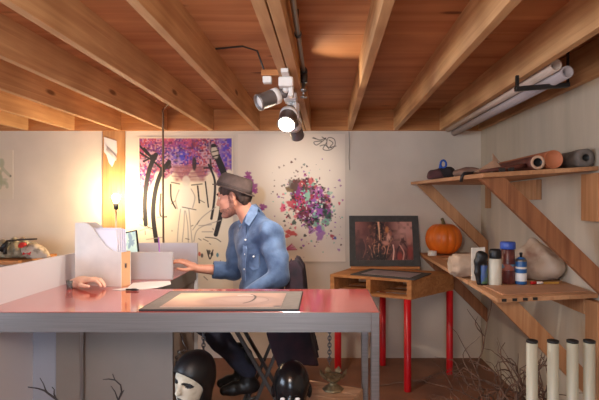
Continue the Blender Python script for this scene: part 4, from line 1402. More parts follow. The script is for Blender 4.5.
# curled leather scraps
yb_ = 2.52
pale = mat('pale leather', (176, 140, 114), .75, vary=.1, scale=16)
m = MB()
P = [at(474, 170, yb_), at(487, 162, yb_ + .03), at(494, 157.5, yb_ + .05), at(498, 160, yb_ + .05), at(502, 166, yb_ + .02), at(488, 170, yb_ - .02)]
m.prism(P, (.002, .02, -.004)); m.prism([at(493, 158, yb_ + .04), at(493, 151.5, yb_ + .06), at(500, 160, yb_ + .05)], (0, .008, .002))
bz_ = min(v[2] for v in m.v); dz_ = uz(.87, yb_) + .002 - bz_
m.v = [(a_, b_, c_ + dz_) for a_, b_, c_ in m.v]
tag(m.build('leather_scrap', pale), 'pointed scrap of pale leather standing up on the upper shelf', 'leather scrap')
m = MB(); y_ = 2.42
P = [Vector((.79, y_, uz(.79, y_) + .012)), Vector((.9, y_ + .03, uz(.9, y_) + .018)), Vector((1.0, y_ + .05, uz(1.0, y_) + .026)), Vector((1.06, y_ + .09, uz(1.06, y_) + .03))]
m.tube(P, [.006, .011, .014, .012], 8)
tag(m.build('brown_stick', M['brown_roll']), 'dark brown stick lying along the edge of the upper shelf', 'stick')

def yroll(name, x0, x1, y0, y1, r, label, mo, mi, hole, cat='roll', wob=0, ring=None):
    a = Vector((x0, y0, uz(x0, y0) + r + .003)); b = Vector((x1, y1, uz(x1, y1) + r + .003)); d = b - a; L = d.length
    m = MB()
    prof = [(r * hole, .004), (r * hole, 0), (r, 0)] if hole else [(0, .003), (r * .93, .003), (r * .94, 0), (r, 0)]
    n0 = len(prof)
    for i in range(1, 13):
        prof.append((r * (1 + wob * math.sin(i * 2.1)), L * i / 13))
    prof += [(r, L), (0, L)]
    mats_ = [2 if hole else 1] * (n0 - 1) + [0] * (len(prof) - n0)
    if hole:
        mats_[1] = 1
        prof = [(0, .09), (r * hole, .09)] + prof[1:]; mats_ = [2, 2] + mats_[1:]
    m.lathe(prof, a, 28, d, rfun=(lambda t, h: 1 + wob * .6 * math.sin(3 * t + 20 * h)) if wob else None, mats=mats_)
    return tag(m.build(name, [mo, mi, M['black']]), label, cat, 'rolls on the upper shelf')
yroll('leather_roll', 1.092, 1.13, 2.44, 3.1, .036, 'maroon roll with an open pale end on the upper shelf, leftmost of three', M['brown_roll'], mat('pale roll end', (196, 160, 134), .7), .62)
yroll('cardboard_tube', 1.178, 1.20, 2.45, 3.2, .047, 'capped orange-brown cardboard tube between the two other rolls', M['tan_roll'], mat('kraft cap', (186, 112, 76), .7), 0)
yroll('felt_roll', 1.353, 1.35, 2.47, 3.3, .046, 'thick grey felt roll at the right end of the upper shelf', M['grey_fabric'], M['grey_fabric'], .4, wob=.05)

# ================================================================== pallet table
PZ1, PZ0 = .8225, .677
FL, FR, BR, BL = Vector((.055, 3.78, 0)), Vector((.645, 3.5, 0)), Vector((1.065, 3.91, 0)), Vector((.27, 4.22, 0))
root = thing('pallet_table', 'small wooden pallet table on four red legs by the back wall', 'table', (.5, 3.85, 0))
def pq(s, t, z):
    a = FL.lerp(FR, s); b = BL.lerp(BR, s); p = a.lerp(b, t); return Vector((p.x, p.y, z))
def qbox(s0, s1, t0, t1, z0, z1):
    m = MB(); m.hexa([pq(s, t, z) for z in (z0, z1) for s, t in ((s0, t0), (s1, t0), (s1, t1), (s0, t1))]); return m
qbox(0, 1, 0, 1, PZ1 - .02, PZ1).build('top_board', M['pallet'], root, bevel=.002)
for t0, t1 in ((0, .17), (.42, .58), (.83, 1)):
    qbox(0, .944, t0, t1, PZ0, PZ0 + .02).build('bottom_slat', M['pallet'], root, bevel=.002)
for s0, s1 in ((0, .055), (.46, .515), (.945, 1)):
    qbox(s0, s1, 0.0, 1, PZ0 + (.0205 if s1 < 1 else 0), PZ1 - .0205).build('stringer', M['pallet'], root, bevel=.002)
for x, y in ((.118, 3.80), (.622, 3.53), (1.025, 3.885), (.51, 4.10)):
    m = MB(); m.lathe([(.026, 0), (.027, .004), (.027, PZ0 - .0005)], (x, y, 0), 20); tag(m.build('leg', M['red_paint'], root), 'red leg')
m = MB(); m.hexa([Vector((x, y, z)) for z in (PZ1 + .0003, PZ1 + .022) for x, y in ((.235, 4.075), (.82, 4.06), (.82, 4.13), (.25, 4.16))]); m.build('rear_plank', M['pallet'], root)

# framed picture leaning at the back
f0, f1 = Vector((.228, 4.085, PZ1 + .0228)), Vector((.832, 4.085, PZ1 + .0228))
upf = Vector((0, .115, .428)).normalized(); H = .443; nf = Vector((0, -upf.z, upf.y)).normalized()
root = thing('framed_picture', 'dark matted picture of reddish shapes leaning against the wall on the pallet table', 'artwork', (.52, 4.1, PZ1 + .022))
W = f1.x - f0.x
def fp(s, t, o=0): return f0 + Vector((s, 0, 0)) + upf * t + nf * o
m = MB(); m.hexa([fp(s, t, o) for o in (-.008, 0) for s, t in ((0, 0), (W, 0), (W, H), (0, H))]); m.build('mat_board', M['mat_grey'], root, bevel=.0015)
c = Canvas(0, 110, 0, 75, .55, (112, 62, 58))
U, V = c.U, c.V
n1, n2, n3 = vnoise(U, V, 17, 31), vnoise(U, V, 6, 32), vnoise(U, V, 2.6, 33)
c.blend(np.clip((U - 62) / 26, 0, 1) * np.clip((56 - V) / 34, 0, 1), (206, 152, 140))
c.blend(np.clip((26 - U) / 26, 0, 1) * np.clip((48 - V) / 40, 0, 1) * .6, (176, 116, 106))
c.blend(np.clip(n1 * 1.6 - .7, 0, 1) * .5, (170, 104, 94)); c.blend(np.clip(n2 * 1.8 - .85, 0, 1) * .7, (58, 28, 28))
c.blend(np.clip((V - 36) / 30, 0, 1) * np.clip((70 - U) / 60, 0, 1) * .9, (48, 26, 28))
core = np.exp(-((U - 46) / 22) ** 2)
c.blend(core * .8, (46, 24, 24)); c.blend(core * np.clip(n3 * 3 - 1.75, 0, 1), (176, 112, 84)); c.blend(core * np.clip(n2 * 2.5 - 1.3, 0, 1) * .7, (22, 12, 14))
c.line([(45, 1), (46, 18), (46, 36)], 4.0, (236, 186, 146), .95, w2=1.2); c.line([(41, 2), (40, 34)], 2.2, (18, 10, 12), .95); c.line([(51, 4), (52, 36)], 2.6, (20, 10, 12), .95)
c.disc(61, 16, 3.5, 6, (206, 130, 78), .9, .8); c.disc(64, 30, 4, 9, (230, 172, 150), .9, .7, .3); c.disc(58, 42, 7, 4, (216, 148, 128), .85, .7, .2); c.disc(68, 24, 3, 5, (150, 84, 66), .8, .7)
c.disc(33, 16, 5, 9, (92, 52, 44), .8, .8, .2); c.disc(30, 40, 4, 8, (120, 70, 60), .7, .8)
for k in range(11):
    a = 22 + k * 4.6
    c.line([(a, 46 + 3 * math.sin(k)), (a + 3 * math.sin(2 * k), 56), (a + (5 - k) * 1.3, 70)], 1.5, (214, 150, 118) if k % 2 else (30, 16, 16), .8)
c.disc(46, 68, 16, 7, (16, 9, 10), .9, .6, wob=.1)
c.line([(72, 46), (73, 58), (71, 74)], 2.6, (236, 186, 170), .95)
c.disc(91, 38, 4.5, 5.5, (70, 32, 34), .9, .6, wob=.2); c.line([(87, 44), (80, 56), (78, 72)], 3, (60, 26, 30), .9); c.line([(94, 44), (100, 56), (96, 72)], 3, (70, 30, 32), .8)
c.line([(85, 46), (92, 60), (90, 74)], 2.4, (214, 150, 134), .9); c.disc(84, 68, 5, 8, (156, 54, 44), .8, .7); c.disc(104, 60, 5, 13, (150, 60, 52), .85, .8); c.disc(103, 38, 4, 6, (196, 130, 116), .7, .8)
c.disc(12, 46, 8, 10, (60, 32, 36), .8, .8); c.disc(20, 22, 7, 9, (96, 50, 50), .7, .8, wob=.15); c.line([(16, 36), (20, 52), (14, 70)], 2, (150, 92, 82), .6)
for k in range(70):
    x, y = c.rng.uniform(22, 74), c.rng.uniform(6, 72)
    c.line([(x, y), (x + c.rng.uniform(-3, 3), y + c.rng.uniform(1, 6))], .8, (226, 164, 126) if k % 3 == 0 else (20, 12, 12), .6)
# picture sits in the mat opening
c.build('print', lambda u, v: fp(.052 + u / 110 * (W - .11), H - .055 - v / 75 * (H - .108), .0012), nf * -.001, M['pic_gloss'], M['paper_back'], root)

# dark print lying on the table
root = thing('matted_print', 'dark matted print lying flat on the pallet table', 'artwork', (.53, 3.79, PZ1))
cu = Vector((.535, 3.768, PZ1 + .0008)); eu = Vector((.86, -.51, 0)).normalized(); ev = Vector((.51, .86, 0)).normalized()
def fq(s, t, z): return cu + eu * s + ev * t + Vector((0, 0, z))
m = MB(); m.hexa([fq(s, t, z) for z in (0, .007) for s, t in ((-.265, -.185), (.265, -.185), (.265, .185), (-.265, .185))]); m.build('mat_board', M['mat_grey'], root, bevel=.001)
c = Canvas(0, 60, 0, 40, 1, (156, 142, 146))
c.blend(np.clip(vnoise(c.U, c.V, 12, 3) * 1.4 - .4, 0, 1) * .6, (120, 104, 112)); c.blend(np.clip(vnoise(c.U, c.V, 5, 6) * 1.4 - .6, 0, 1) * .5, (190, 176, 178))
c.build('print', lambda u, v: fq(-.2 + u / 60 * .4, .125 - v / 40 * .25, .0078), (0, 0, -.0006), M['pic_gloss'], M['paper_back'], root)

# ================================================================== pipes standing on the floor
first = None
for i, (u0, u1, v, lab) in enumerate(((527, 537, 340, 'leftmost of the four cream pipes standing under the right shelf'), (547.5, 558.5, 339, 'second cream pipe from the left under the right shelf'),
                                      (567, 578, 339, 'third cream pipe from the left under the right shelf'), (583.5, 595, 339, 'rightmost of the four cream pipes under the right shelf'))):
    Y = 2.06; x = at((u0 + u1) / 2, 0, Y).x; h = at(0, v, Y).z; r = .0232
    if first is None:
        first = thing('plastic_pipe', lab, 'pipe', (x, Y, 0), 'cream pipes standing on the floor')
        m = MB(); m.lathe([(r, 0), (r, h - .006), (r - .004, h - .006), (r - .004, .1), (0, .1)], (x, Y, 0), 24); m.build('pipe_body', M['cream'], first)
        m = MB(); m.lathe([(r + .001, h - .010), (r + .001, h - .001), (r - .002, h), (r - .005, h - .003), (0, h - .004)], (x, Y, 0), 24); tag(m.build('dark_mouth', M['black'], first), 'open pipe end, blacked in for its dark inside')  # black disc paints the shade inside the open pipe end
    else:
        c_ = copy_tree(first); c_.location = (x, Y, 0); c_['label'] = lab

# ================================================================== heap of curly branches on the floor
rb = random.Random(4)
def branch(P0, d0, L, r, curl, label, n=22):
    m = MB()
    def grow(p, d, L, r, n, depth):
        pts, rs = [p.copy()], [r]
        ax = Vector((rb.uniform(-1, 1), rb.uniform(-1, 1), rb.uniform(-1, 1)))
        for i in range(n):
            ax = (ax + Vector((rb.gauss(0, .5), rb.gauss(0, .5), rb.gauss(0, .5)))).normalized()
            d = (Quaternion(ax, rb.gauss(0, curl)) @ d).normalized()
            p = p + d * L / n
            if p.z < r + .004:
                p.z = r + .004; d.z = abs(d.z) * .3
            p.x = min(p.x, XR - .03); p.y = min(p.y, YW - .05)
            pts.append(p.copy()); rs.append(r * (1 - .75 * (i + 1) / n))
            if depth < 1 and i in (n // 3, n // 2, 2 * n // 3):
                grow(p, (Quaternion(Vector((rb.uniform(-1, 1), rb.uniform(-1, 1), .3)).normalized(), rb.choice((-.7, .7))) @ d), L * .42, r * .6, n // 2, depth + 1)
        m.tube(pts, rs, 6)
    grow(Vector(P0), Vector(d0).normalized(), L, r, n, 0)
    return tag(m.build('curly_branch', M['twig']), label, 'branch', 'curly branches on the floor by the pipes')
LB = 'bare curly brown branch in the tangled heap beside the cream pipes'
bx0 = at(516, 0, 2.9).x
for i in range(20):
    a = rb.uniform(.65, 1.4)
    e = Vector((-math.cos(a) * rb.uniform(-.1, .75), rb.uniform(-.1, .25), math.sin(a)))
    branch((bx0 + rb.uniform(-.12, .16), 2.86 + rb.uniform(-.15, .25), .012 + rb.uniform(0, .14)), e, rb.uniform(.42, .74), rb.uniform(.005, .0085), .4, LB)
for i in range(10):
    branch((bx0 + rb.uniform(-.2, .06), 2.62 + rb.uniform(-.1, .2), .012 + rb.uniform(0, .1)), (rb.uniform(-.8, .1), rb.uniform(-.2, .2), rb.uniform(.5, 1.1)), rb.uniform(.34, .5), rb.uniform(.005, .007), .5, LB)
branch((bx0 - .1, 2.9, .012), (-.1, .05, 1), .95, .0085, .3, 'tallest curly branch rising to a hook from the heap by the pipes')
branch((.42, 3.62, .006), (1, .05, .01), .75, .004, .14, 'long thin stray twig lying on the floor between the red table legs')
# ================================================================== folding chair and jacket
SZ = .655
cx0, cy0 = at(262, 0, 3.06).x, 3.06
root = thing('folding_chair', 'tall folding chair with crossed metal legs behind the desk', 'chair', (cx0, cy0, 0))
m = MB(); m.box(cx0 - .19, cx0 + .19, cy0 - .2, cy0 + .2, SZ - .03, SZ); m.build('seat', M['black'], root, bevel=.012, seg=3)
LEGS = []
def xleg(p, q_, Y): return Vector((at(*p, Y).x, Y, at(*p, Y).z)), Vector((at(*q_, Y).x, Y, .012))
for Y, dx in ((2.9, 0), (3.215, -.05)):
    sc = 1
    a, b = Vector((at(235, 316, 2.9).x + dx, Y, SZ - .031)), Vector((at(294, 431, 2.9).x + dx, Y, .011))
    c_, d_ = Vector((at(286, 316, 2.9).x + dx, Y + .02, SZ - .031)), Vector((at(244, 431, 2.9).x + dx, Y + .02, .011))
    LEGS += [(a, b), (c_, d_)]
    m = MB(); m.bar(a, b, .022, .022, (0, 1, 0)); m.build('leg', M['darkmetal'], root, bevel=.003)
    m = MB(); m.bar(c_, d_, .022, .022, (0, 1, 0)); m.build('leg', M['darkmetal'], root, bevel=.003)
    if Y < 3: low = (c_.lerp(d_, .62), b)
m = MB(); fz = .178; fx = at(236, 0, 2.95).x
m.tube([(low[0].x - .1, 2.93, fz), (low[0].x - .1, 3.23, fz)], .011, 10)
for Y in (2.93, 3.23):
    m.tube([(low[0].x - .1, Y, fz), (at(256, 0, 2.93).x + (.0 if Y < 3 else -.05), Y, fz + .02)], .009, 8)
m.build('footrest', M['darkmetal'], root)
bxx = at(287, 0, 3.0).x
for Y in (2.9, 3.22):
    LEGS += [(Vector((cx0 + .17, Y, SZ - .02)), Vector((bxx + .03, Y, SZ + .12))), (Vector((bxx + .03, Y, SZ + .12)), Vector((bxx + .035, Y, 1.0)))]
    m = MB(); m.tube([(cx0 + .17, Y, SZ - .02), (bxx + .03, Y, SZ + .12), (bxx + .035, Y, 1.0)], .011, 10); m.build('back_post', M['darkmetal'], root)
m = MB(); m.box(bxx + .025, bxx + .045, 2.9, 3.22, .84, 1.0); m.build('backrest', mat('maroon canvas', (72, 46, 52), .85), root, bevel=.006)

poly = [(288, 266), (292, 261), (298, 262), (303, 269), (305, 288), (309, 320), (314, 348), (318, 368), (305, 366), (292, 372), (279, 370), (273, 352), (268, 332), (276, 310), (285, 290)]
jp = [(at(u, v, 2.9).x, at(u, v, 2.9).z) for u, v in poly]
s = SDF((-.37, 2.82, .34), (.0, 3.3, 1.06), .007)
def polysd(px_, pz_):
    d = None; sg = np.ones(np.broadcast(px_, pz_).shape)
    for i in range(len(jp)):
        (x0, z0), (x1, z1) = jp[i], jp[(i + 1) % len(jp)]
        ex, ez = x1 - x0, z1 - z0; wx, wz = px_ - x0, pz_ - z0
        t = np.clip((wx * ex + wz * ez) / (ex * ex + ez * ez), 0, 1)
        dd = (wx - ex * t) ** 2 + (wz - ez * t) ** 2
        d = dd if d is None else np.minimum(d, dd)
        c1 = (pz_ >= z0) & (pz_ < z1) & (ex * wz > ez * wx); c2 = (pz_ < z0) & (pz_ >= z1) & (ex * wz < ez * wx)
        sg = np.where(c1 | c2, -sg, sg)
    return sg * np.sqrt(d)
s.op(lambda x, y, z: np.maximum(polysd(x, z) + .012, np.abs(y - 3.055 - .03 * np.sin(6 * z)) - .165) - .012, (-.37, 2.85, .34), (0, 3.3, 1.06))
s.disp(lambda x, y, z: .006 * np.sin(42 * y + 8 * x) + .005 * np.sin(36 * x + 5 * z) + .003 * np.sin(80 * y + 20 * z))
# room for the backrest and its posts
s.box((bxx + .035, 3.06, .93), (.015, .175, .12), rd=.002, cut=True)
for a, b in LEGS:
    s.cone(a, b, .0175, .0175, cut=True)
s.box((cx0, cy0, SZ - .015), (.197, .207, .022), rd=.002, cut=True)
s.ell(at(263, 300, 3.06), (.165, .2, .14), cut=True); s.ell(at(263, 270, 3.06), (.15, .19, .2), cut=True)
jm = mat('navy cloth', (34, 30, 40), .9, c2=(64, 38, 48), scale=9, lo=.4, hi=.75)
tag(sdf_add(MB(), s).build('jacket', jm), 'dark navy and maroon jacket draped over the back of the folding chair', 'jacket')

# ================================================================== person
HC = at(234, 197, 3.05)
pt = math.radians(9)
F = Vector((-math.cos(pt), 0, -math.sin(pt))); F = (Matrix.Rotation(math.radians(-4), 3, 'Z') @ F)
Lv = Vector((0, -1, 0)); Lv = (Lv - F * Lv.dot(F)).normalized(); Uv = Lv.cross(F) * -1
if Uv.z < 0: Uv = -Uv
def H(f, l, u): return HC + F * f + Lv * l + Uv * u
ax3 = (F, Lv, Uv)

shL, shR = at(272, 235.5, 2.93), at(240, 233, 3.2)
neck = at(250, 217, 3.07)
chest = at(257, 250, 3.07); waist = at(263, 278, 3.06); pelvis = at(263, 300, 3.06)
cf = Vector((-math.cos(.6), -math.sin(.6), 0)); cl = Vector((math.sin(.6), -math.cos(.6), 0)); cu_ = Vector((.12, .03, 1)).normalized()
elL, wrL = at(280, 276, 2.84), at(246, 297, 2.74)
elR, wrR = at(233, 271, 3.2), at(197, 268.6, 3.13)
hpL, hpR = at(268, 304, 2.96), at(256, 303, 3.15)
knL, knR = at(205, 322, 2.86), at(200, 319, 3.1)
anL, anR = at(249, 372, 2.95), at(243, 366, 3.1)

skin_h = .0052
s = SDF((-1.03, 2.6, .17), (-.12, 3.42, 1.62), skin_h)
# trunk
s.ell(chest, (.105, .155, .17), (cf, cl, cu_), k=.03)
s.ell(waist, (.095, .135, .13), (cf, cl, cu_), k=.05)
s.ell(pelvis, (.115, .155, .095), (cf, cl, Vector((0, 0, 1))), k=.05)
s.cone(shL.lerp(neck, .15), shR.lerp(neck, .15), .055, .055, .05)
s.cone(neck + Vector((.0, 0, -.03)), H(-.03, 0, -.02), .056, .052, .03)
# arms
s.cone(shL, elL, .054, .042, .03); s.cone(elL, wrL, .042, .029, .015)
s.cone(shR, elR, .054, .042, .03); s.cone(elR, wrR, .042, .027, .015)
# legs
for hp_, kn, an in ((hpL, knL, anL), (hpR, knR, anR)):
    s.cone(hp_, kn, .082, .058, .03)
    s.cone(kn, kn.lerp(an, .35), .055, .052, .02); s.cone(kn.lerp(an, .35), an, .052, .034, .02)
    s.cone(an, an + Vector((0, 0, -.04)), .03, .028, .02)
# head
s.ell(H(-.012, 0, .045), (.1, .078, .088), ax3, k=.02)
s.ell(H(.04, 0, -.03), (.06, .06, .088), ax3, k=.025)
for l in (-1, 1):
    s.cone(H(-.002, .055 * l, -.045), H(.06, .018 * l, -.108), .018, .017, .022)
    s.ell(H(.07, .034 * l, -.02), (.022, .02, .017), ax3, k=.015)
s.cone(H(.078, -.02, -.108), H(.078, .02, -.108), .0155, .0155, .015)
s.cone(H(.09, -.03, .03), H(.09, .03, .03), .011, .011, .012)
s.cone(H(.093, 0, .018), H(.111, 0, -.03), .0075, .0105, .010)
s.ell(H(.098, 0, -.037), (.013, .016, .008), ax3, k=.006)
for l in (-1, 1):
    s.ell(H(.097, .031 * l, .004), (.013, .017, .009), ax3, k=.008, cut=True)
s.ell(H(.0925, 0, -.064), (.013, .024, .0065), ax3, k=.005); s.ell(H(.091, 0, -.078), (.013, .021, .007), ax3, k=.005)
s.ell(H(.103, 0, -.071), (.008, .02, .0018), ax3, k=.003, cut=True)
for l in (-1, 1):
    e = H(-.008, .074 * l, -.004)
    M3 = ((F + Lv * .35 * l).normalized(), Lv, Uv)
    s.ell(e, (.019, .010, .033), (F, Lv, (Uv - F * .18).normalized()), k=.006)
    s.ell(H(-.004, .083 * l, .002), (.009, .007, .018), (F, Lv, (Uv - F * .18).normalized()), k=.004, cut=True)
# right hand on the desk edge, left hand in the lap
fR = (at(184, 261.5, 3.10) - wrR)
knR_ = wrR + fR.normalized() * .088
fh = fR.normalized(); nR = Vector((-.1, -.25, 1)); nR = (nR - fh * nR.dot(fh)).normalized(); sR = nR.cross(fh)
if sR.y > 0: sR = -sR     # index finger and thumb towards the camera
hand_sdf(s, wrR, knR_, nR, sR, 1.0, (.22, .55, .95), (fh * .75 + sR * .45 - nR * .5, fh * .9 + sR * .12 - nR * .38, fh * .95 - nR * .25), k=.005)
fL_ = Vector((-.85, -.05, -.35)).normalized(); nL = Vector((-.3, -.2, 1)); nL = (nL - fL_ * nL.dot(fL_)).normalized(); sL = nL.cross(fL_)
if sL.y < 0: sL = -sL
hand_sdf(s, wrL, wrL + fL_ * .088, nL, sL, 1.0, (.3, .5, .6), (fL_ * .7 + sL * .6 - nL * .3, fL_ * .9 + sL * .2 - nL * .2, fL_ - nL * .1), k=.005)

def body_reg(x, y, z):
    r = np.zeros(len(x), int)
    X = np.stack([x - HC.x, y - HC.y, z - HC.z], 1)
    f = X @ np.array(F); l = X @ np.array(Lv); u = X @ np.array(Uv)
    al = np.abs(l)
    head = (u > -.13) & (u < .15) & (np.abs(f) < .14) & (al < .1)
    beard = head & (u < -.066 + .036 * np.clip((.04 - f) / .06, 0, 1)) & (f > -.005) & (u > -.13)
    mous = head & (f > .085) & (u > -.062) & (u < -.046) & (al < .028)
    side = head & (f > -.012) & (f < .022) & (u > -.06) & (u < .06) & (al > .055)
    r[beard | mous | side] = 1
    r[head & (f > .086) & (al < .02) & (np.abs(u + .071) < .0115)] = 2
    r[head & (f > .086) & (al > .014) & (al < .05) & (np.abs(u - .031 + .1 * (al - .03)) < .0055)] = 3
    return r
mb = sdf_add(MB(), s, body_reg)
for l in (-1, 1):
    mb.mt(4, True).ball(H(.0795, .031 * l, .004), .0115, 14, 10)
    mb.mt(5, True).ball(H(.0888, .0315 * l, .003), .0042, 10, 6)
skins = [M['skin'], mat('stubble skin', (140, 96, 82), .7, vary=.15, scale=90), mat('lips', (172, 100, 90), .5), mat('brow hair', (52, 38, 32), .8),
         mat('eye white', (188, 176, 168), .3), mat('iris', (40, 30, 24), .2)]
person = tag(mb.build('person', skins), 'person in a grey hat and denim shirt seated at the desk, reaching left', 'person')

# hair
s = SDF(HC - Vector((.17, .14, .16)), HC + Vector((.17, .14, .16)), .004)
s.ell(H(-.013, 0, .045), (.1035, .0825, .092), ax3)
s.cone(H(-.080, -.035, -.016), H(-.080, .035, -.016), .027, .027, .03)
s.cone(H(-.068, -.03, -.046), H(-.068, .03, -.046), .02, .02, .02)
for l in (-1, 1):
    s.cone(H(.012, .068 * l, .03), H(.01, .066 * l, -.012), .013, .009, .012)
    s.cone(H(-.055, .062 * l, .02), H(-.056, .058 * l, -.03), .02, .016, .02)
    s.ell(H(-.008, .09 * l, -.004), (.024, .05, .036), ax3, k=.004, cut=True)
s.half(H(.078, 0, .02), F + Uv * -.5)
s.box(H(.10, 0, -.06), (.09, .12, .075), ax3, cut=True)
s.half(H(0, 0, .075), Uv)
s.disp(lambda x, y, z: .0016 * np.sin(150 * x + 60 * z) * np.sin(130 * y + 90 * z))
sdf_add(MB(), s).build('hair', mat('dark brown hair', (54, 38, 32), .75, vary=.3, scale=60, stretch=(1, 1, .3)), person)

# hat: crown, band, brim, tilted down to the front
ht = math.radians(-26)
hF = (F * math.cos(ht) - Uv * math.sin(ht)).normalized(); hU = (Uv * math.cos(ht) + F * math.sin(ht)).normalized()
hO = H(-.004, 0, .044)
def hpnt(f, l, u): return hO + hF * f + Lv * l + hU * u
hm = mat('grey felt hat', (92, 76, 71), .95, vary=.1, scale=25, bump=.15)
hm2 = mat('hat band', (74, 60, 57), .8, vary=.1, scale=30)
def hat_ring(rf, rl, u, dip=0.0, n=40, back=0.0):
    return [hpnt(rf * math.cos(t) - back, rl * math.sin(t), u - dip * (1 if math.cos(t) > 0 else .35) * abs(math.cos(t)) ** 2 + .008 * abs(math.sin(t)) ** 3) for t in [2 * math.pi * k / n for k in range(n)]]
def loft(rings, mb):
    o = len(mb.v); n = len(rings[0])
    for r in rings: mb.v += [tuple(p) for p in r]
    mb.sm = True
    for i in range(len(rings) - 1):
        for k in range(n):
            l = (k + 1) % n
            mb.face((o + i * n + k, o + i * n + l, o + (i + 1) * n + l, o + (i + 1) * n + k))
    mb.face([o + (len(rings) - 1) * n + k for k in range(n)]); mb.face([o + k for k in range(n)][::-1])
    return mb
def cr(rf, rl, u, pinch=0.0, shift=0.0):
    out = []
    for k in range(40):
        t = 2 * math.pi * k / 40; c_, s_ = math.cos(t), math.sin(t)
        pf = 1 - pinch * max(0, c_) ** 1.5
        out.append(hpnt(rf * c_ + shift, rl * s_ * pf, u + (.010 if pinch else 0) * max(0, c_) * 0))
    return out
m = loft([cr(.113, .088, .0), cr(.114, .089, .03), cr(.110, .085, .055, .12), cr(.102, .077, .080, .22, -.002), cr(.088, .062, .094, .28, -.004), cr(.066, .042, .095, .3, -.006), cr(.045, .022, .086, .2, -.008), cr(.02, .008, .083, 0, -.008)], MB())
hat = m.build('hat', hm, person)
m = loft([cr(.1145, .0895, .006), cr(.1165, .0915, .007), cr(.1168, .0918, .028), cr(.1148, .0898, .030)], MB())
m.build('hat_band', hm2, hat)
m = loft([hat_ring(.108, .085, .006), hat_ring(.122, .102, .005, .003), hat_ring(.137, .116, .006, .005), hat_ring(.141, .119, .004, .006), hat_ring(.138, .116, .000, .005), hat_ring(.121, .1, .0, .003), hat_ring(.106, .083, .0)], MB())
m.build('hat_brim', hm, hat)

# denim shirt
s = SDF((-.82, 2.62, .76), (-.14, 3.42, 1.42), .0055)
s.ell(chest, (.125, .175, .185), (cf, cl, cu_), k=.03)
s.ell(waist + Vector((0, 0, .01)), (.122, .165, .15), (cf, cl, cu_), k=.06)
s.ell(waist + Vector((-.01, 0, -.09)), (.125, .165, .12), (cf, cl, cu_), k=.05)
s.cone(shL.lerp(neck, .06), shR.lerp(neck, .06), .073, .073, .05)
s.cone(shL.lerp(neck, .25), neck + Vector((.02, 0, -.025)), .078, .072, .04)
s.cone(neck + Vector((.012, 0, -.03)), neck + Vector((.0, 0, .01)), .075, .062, .03)
s.cone(shL, shL.lerp(elL, .5), .076, .069, .028); s.cone(shL.lerp(elL, .5), elL, .066, .060, .008)
s.cone(elL, wrL, .060, .043, .02)
s.cone(shR, elR, .070, .062, .03)
cuff = elR.lerp(wrR, .52)
s.cone(elR, cuff, .062, .050, .02)
# crumples: running around the sleeves and down the back
def wr(x, y, z):
    w1 = 3.2 * np.sin(9 * x + 7 * y + 4 * z) + 1.6 * np.sin(17 * y - 13 * x)
    a = .0075 * np.sin(44 * z + 20 * x + w1)
    b = .0055 * np.sin(30 * x - 34 * z + 12 * y + 2.5 * np.sin(11 * z + 8 * y))
    return a * (.5 + .5 * np.sin(12 * x + 9 * z + 1)) + b * (.5 + .5 * np.sin(10 * y + 14 * z))
s.disp(wr)
dR = (wrR - elR).normalized()
s.half(cuff + dR * .005, dR)       # sleeve end
s.cone(cuff - dR * .048, cuff + dR * .004, .060, .058, .006)   # turned-up cuff
s.half(cuff + dR * .012, dR)
s.cone(cuff - dR * .006, cuff + dR * .06, .040, .042, cut=True)
# open collar
s.cone(neck + Vector((-.02, -.004, -.03)), neck + Vector((-.045, -.01, .16)), .051, .062, cut=True)
vF = Vector((-.86, -.5, 0)).normalized()
s.cone(neck + vF * .10 + Vector((.005, 0, -.10)), neck + vF * .07 + Vector((0, 0, .02)), .008, .035, cut=True)
V_, F_ = s.mesh()
mb = MB().raw(V_, F_, True)
den = bpy.data.materials.new('washed denim'); den.use_nodes = True
nt = den.node_tree; bs = nt.nodes['Principled BSDF']; bs.inputs['Roughness'].default_value = .9; bs.inputs['Sheen Weight'].default_value = .15
tc = nt.nodes.new('ShaderNodeTexCoord'); nz = nt.nodes.new('ShaderNodeTexNoise'); nz.inputs['Scale'].default_value = 9; nz.inputs['Detail'].default_value = 7
nt.links.new(tc.outputs['Object'], nz.inputs['Vector'])
rp = nt.nodes.new('ShaderNodeValToRGB'); rp.color_ramp.elements[0].color = lin((50, 70, 104)); rp.color_ramp.elements[0].position = .32
rp.color_ramp.elements[1].color = lin((98, 122, 156)); rp.color_ramp.elements[1].position = .7
nt.links.new(nz.outputs['Fac'], rp.inputs['Fac']); nt.links.new(rp.outputs['Color'], bs.inputs['Base Color'])
n2 = nt.nodes.new('ShaderNodeTexNoise'); n2.inputs['Scale'].default_value = 34; n2.inputs['Detail'].default_value = 4; nt.links.new(tc.outputs['Object'], n2.inputs['Vector'])
bu = nt.nodes.new('ShaderNodeBump'); bu.inputs['Strength'].default_value = .3; bu.inputs['Distance'].default_value = .012
nt.links.new(n2.outputs['Fac'], bu.inputs['Height']); nt.links.new(bu.outputs['Normal'], bs.inputs['Normal'])
shirt = mb.build('shirt', den, person)

